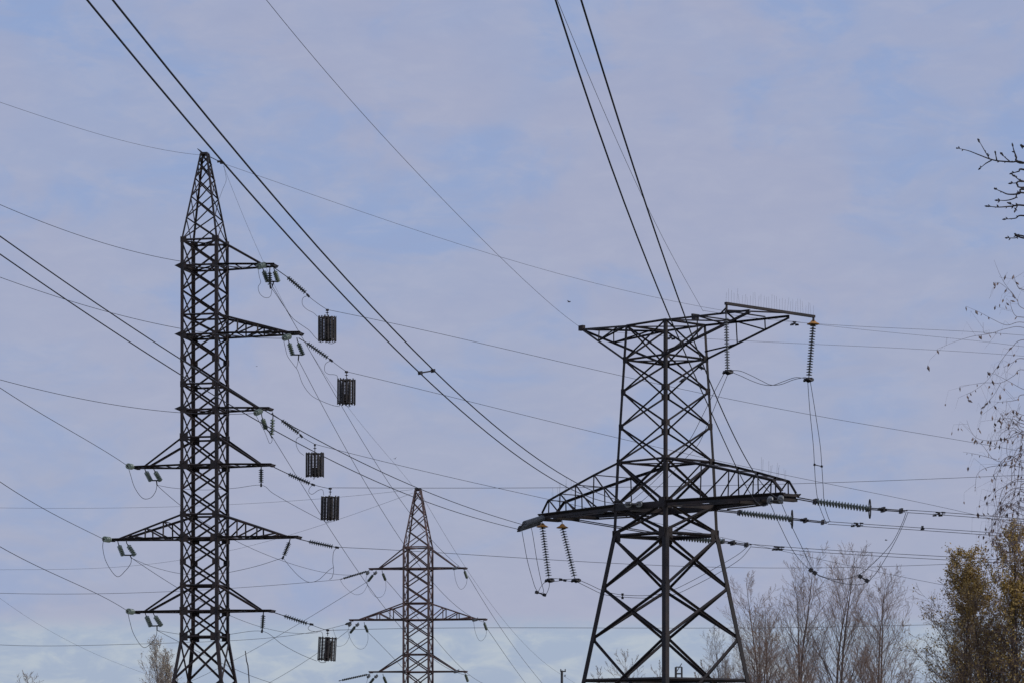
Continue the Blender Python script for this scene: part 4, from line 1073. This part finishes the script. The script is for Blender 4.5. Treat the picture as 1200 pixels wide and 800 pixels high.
# ---- two near trees whose trunks stand just right of the frame
def near_tree(name, label, Y, trunk_px, twigs, bark, twigm, th, bud=0.0, leafm=None, leaf=0.0, seed=1, droop=0, top=60):
    rg = random.Random(seed)
    base = P(trunk_px, HZ + EYE*F/Y, Y)
    root = thing(name, label, 'tree', base, 0)
    W_ = MB(); T_ = MB(); Lf = MB()
    def Q(px, py, dy=0.0): return P(px, py, Y+dy) - base
    H = (HZ-top)*Y/F + EYE
    W_.tube([V((0,0,-0.1)), V((0.05,0.03,H*.3)), V((-0.04,0.05,H*.6)), V((0.06,0,H*.85)), V((0.02,-.05,H))], [0.10, 0.085, 0.06, 0.032, 0.01], 9)
    ys = sorted(set(int(t_[0][1]//32) for t_ in twigs if t_[0][0] >= 1195))
    def leafat(c_, sz):
        a = V((rg.gauss(0,.5), rg.gauss(0,.5), -1)).normalized(); b_ = a.orthogonal().normalized(); b_ = Quaternion(a, rg.random()*6.28) @ b_
        n_ = a.cross(b_); k = rg.uniform(.05,.3)
        v_ = [c_, c_ + a*sz*.45 + b_*sz*.24, c_ + a*sz + n_*sz*k, c_ + a*sz*.45 - b_*sz*.24, c_ + a*sz*.5 + n_*sz*k*1.4]
        Lf.add(v_, [(0,1,4), (1,2,4), (2,3,4), (3,0,4)])
    def budat(c_, d, sz):
        d = d.normalized()
        T_.tube([c_, c_ + d*sz*.35, c_ + d*sz*.7, c_ + d*sz], [sz*.14, sz*.24, sz*.18, sz*.03], 5)
    for t_ in twigs:
        dy0 = rg.uniform(-.35,.35)
        pts = [Q(x, y, dy0 + 0.004*(1200-x)*rg.uniform(-1,1)*.3) for x, y in t_]
        s0 = t_[0]
        thick = th*rg.uniform(.8,1.15)
        if s0[0] >= 1195:    # carry it back to the trunk, out of the frame
            far_ = Q(s0[0]+45, s0[1]+rg.uniform(-4,22), dy0*.6); tr = base*0; hz_ = (far_.z - rg.uniform(.25,.6))
            if hz_ < 1.2: hz_ = 1.2
            pts = [V((0.0, 0.0, hz_)), far_] + pts
            sp = spline(pts, 6); n_ = len(sp)
            W_.tube(sp[:13], [thick*1.25 - thick*.25*i/12 for i in range(13)], 5)
            sp = sp[12:]
        else: sp = spline(pts, 6); thick *= .75
        n_ = len(sp)
        T_.tube(sp, [max(thick*.35, thick*(1-.65*i/n_)) for i in range(n_)], 5)
        if bud:
            for i in range(1, n_):
                if rg.random() < .16:
                    d = (sp[i]-sp[i-1]).normalized(); sdv = Quaternion(d, rg.random()*6.28) @ d.orthogonal()
                    budat(sp[i], d*.8+sdv*.7, bud*rg.uniform(.7,1.3))
            budat(sp[-1], sp[-1]-sp[-2], bud*1.4); budat(sp[-2], V((0,0,1)) + (sp[-1]-sp[-2]).normalized(), bud)
            T_.build('branch', twigm, root); T_ = MB()
        if leafm:
            for i in range(3, n_):
                if rg.random() < leaf: leafat(sp[i], rg.uniform(.016,.038))
            if rg.random() < .45: leafat(sp[-1], .038)
            # fine side shoots
            for i in range(2, n_-1):
                if rg.random() < .22:
                    d = (sp[i+1]-sp[i]).normalized(); sdv = Quaternion(d, rg.random()*6.28) @ d.orthogonal()
                    e0 = sp[i] + (d*.6+sdv)*rg.uniform(.03,.12); e1 = e0 + V((0,0,-1))*rg.uniform(.01,.09) + d*.03
                    T_.tube([sp[i], e0, e1], [thick*.35, thick*.28, thick*.2], 3)
                    if rg.random() < .5: leafat(e1, rg.uniform(.02,.045))
    W_.build('trunk', bark, root)
    if not bud: T_.build('twigs', twigm, root)
    if Lf.v: Lf.build('leaves', leafm, root)
    return root
near_tree('budding_tree', 'near dark branches with buds reaching in high at the right edge', 14.0, 1420, [
    [(1200,191),(1185,190),(1165,188),(1148,182),(1135,177),(1122,174)], [(1160,187),(1154,177),(1150,170),(1147,165)], [(1168,188),(1166.5,180)],
    [(1184,190),(1178,185),(1174,181)], [(1195,191),(1191,184),(1188,176),(1187,172)], [(1162,188),(1155,192),(1149,197)],
    [(1200,199),(1194,201),(1187,203)], [(1200,213),(1196,212),(1189,207)], [(1198,213),(1192,214.5),(1186,215)], [(1200,172),(1197,171)],
    [(1200,222),(1195,227),(1182,228),(1174,225),(1167,222)], [(1197,226),(1190,232),(1180,235),(1170,235)], [(1200,241),(1185,242),(1170,243),(1158,242)],
    [(1190,241.5),(1184,239)], [(1200,253),(1190,256),(1179,257)], [(1200,277),(1190,279),(1181,279)], [(1195,278),(1191,276)], [(1197,220),(1193,218)], [(1192,241.5),(1190,246)]],
    BARKD, BUD, 0.0046, bud=0.0145, seed=5, top=-150)
rg = random.Random(77)
bt = [[(1200,362),(1192,352),(1186,343),(1180,338),(1172,332),(1164,331)], [(1190,349),(1183,340),(1176,330),(1170,318),(1165,305)], [(1200,340),(1194,338),(1190,330),(1188,322)],
      [(1200,378),(1180,381),(1163,374),(1148,366),(1132,359)], [(1200,384),(1180,385),(1160,391),(1140,394),(1120,400),(1098,409)],
      [(1160,391),(1153,390),(1152,378)], [(1200,398),(1185,408),(1175,420),(1167,432),(1157,445),(1145,455),(1133,462)],
      [(1200,433),(1188,440),(1173,448),(1155,448),(1140,450),(1125,452)], [(1200,456),(1185,448),(1170,440),(1157,435)], [(1173,448),(1165,462),(1155,474),(1150,480)],
      [(1200,462),(1192,468),(1180,470),(1168,471)], [(1200,508),(1185,512),(1165,516),(1147,514),(1138,505),(1133,492)], [(1200,530),(1182,540),(1165,538),(1152,522),(1140,512)],
      [(1200,548),(1175,545),(1155,548),(1145,556),(1143,572)], [(1168,538),(1145,532),(1128,529)], [(1200,372),(1190,370),(1185,360),(1184,352)], [(1200,420),(1186,425),(1176,430)]]
for k in range(9):      # leafy knot
    x, y = rg.uniform(1186,1200), rg.uniform(478,505)
    bt.append([(1200,y+6),(x,y),(x-rg.uniform(4,14),y+rg.uniform(-12,14)),(x-rg.uniform(8,22),y+rg.uniform(-10,22))])
for k in range(32):     # hanging curtain
    y = rg.uniform(505,650); x = 1200; dx = rg.uniform(5,40)*(0.55 if y < 535 else 1); dl = rg.uniform(25,70)
    bt.append([(x, y), (x-dx*.5, y-rg.uniform(-6,10)), (x-dx*.9, y+dl*.25), (x-dx-rg.uniform(-6,6), y+dl*.65), (x-dx+rg.uniform(-8,9), y+dl)])
near_tree('birch_tree', 'near birch twigs with small dead leaves drooping in at the right edge', 19.0, 1360, bt, BIRCHB, BIRCHT, 0.0022, leafm=LEAFD, leaf=0.12, seed=8, top=-40)

# ------------------------------------------------------------------ distant posts
def post(name, label, pts, Y, r_, extra=None, m_=WOOD, cat='pole'):
    top = P(*pts[0], Y); base = V((top.x, Y, 0))
    root = thing(name, label, cat, base)
    q = [P(*p_, Y) - base for p_ in pts]
    if q[-1].z > 0.1: q.append(V((q[-1].x, 0, -0.2)))
    b_ = MB(); b_.tube(q, [r_*0.8] + [r_]*(len(q)-1), 7); b_.build('post', m_, root)
    if extra: extra(root, q[0])
    return root
def ex1(root, t_):
    b_ = MB(); b_.box(t_ + V((0.12,0,-0.1)), (0.6,0.12,0.12)); b_.build('crossarm', FIT, root)
    for x, z in ((0.35,0.05),(-0.12,0.05),(0.33,-0.55)):
        b_ = MB(); b_.lathe([(0.03,-.1),(.07,-.06),(.07,.06),(.03,.12)], 8, Matrix.Translation(t_ + V((x,0,z)))); b_.build('pin_insulator', PORC, root)
post('utility_pole', 'short dark utility pole far off left of the right pylon', [(658.5,785)], 300, 0.17, ex1)
def ex2(root, t_):
    b_ = MB(); s_ = 235/F
    A_ = t_ + V((-7*s_,0,0)); B_ = t_ + V((0,0,-7*s_)); 
    b_.tube([t_ + V((-7*s_,0,0)), V((t_.x-7*s_,0,0))], 0.10, 6); b_.build('post', WOOD, root)
    b_ = MB(); b_.box(t_ + V((-3.4*s_,0,-0.55)), (8*s_,0.12,0.12)); b_.tube([A_, t_], 0.05, 5); b_.tube([A_ + V((0,0,-.5)), t_ + V((0,0,0.3))], 0.035, 5); b_.build('crossarm', FIT, root)
post('pole_frame', 'double post frame far behind the near leg of the right pylon', [(799,781)], 235, 0.10, ex2, cat='pole')
post('thin_mast', 'thin crooked mast standing right of the left pylon', [(287.5,762),(289,774),(290.5,779),(291.5,790),(292,800)], 210, 0.045, None, mat('mast_wood', (0.10,0.095,0.10), 0.9))
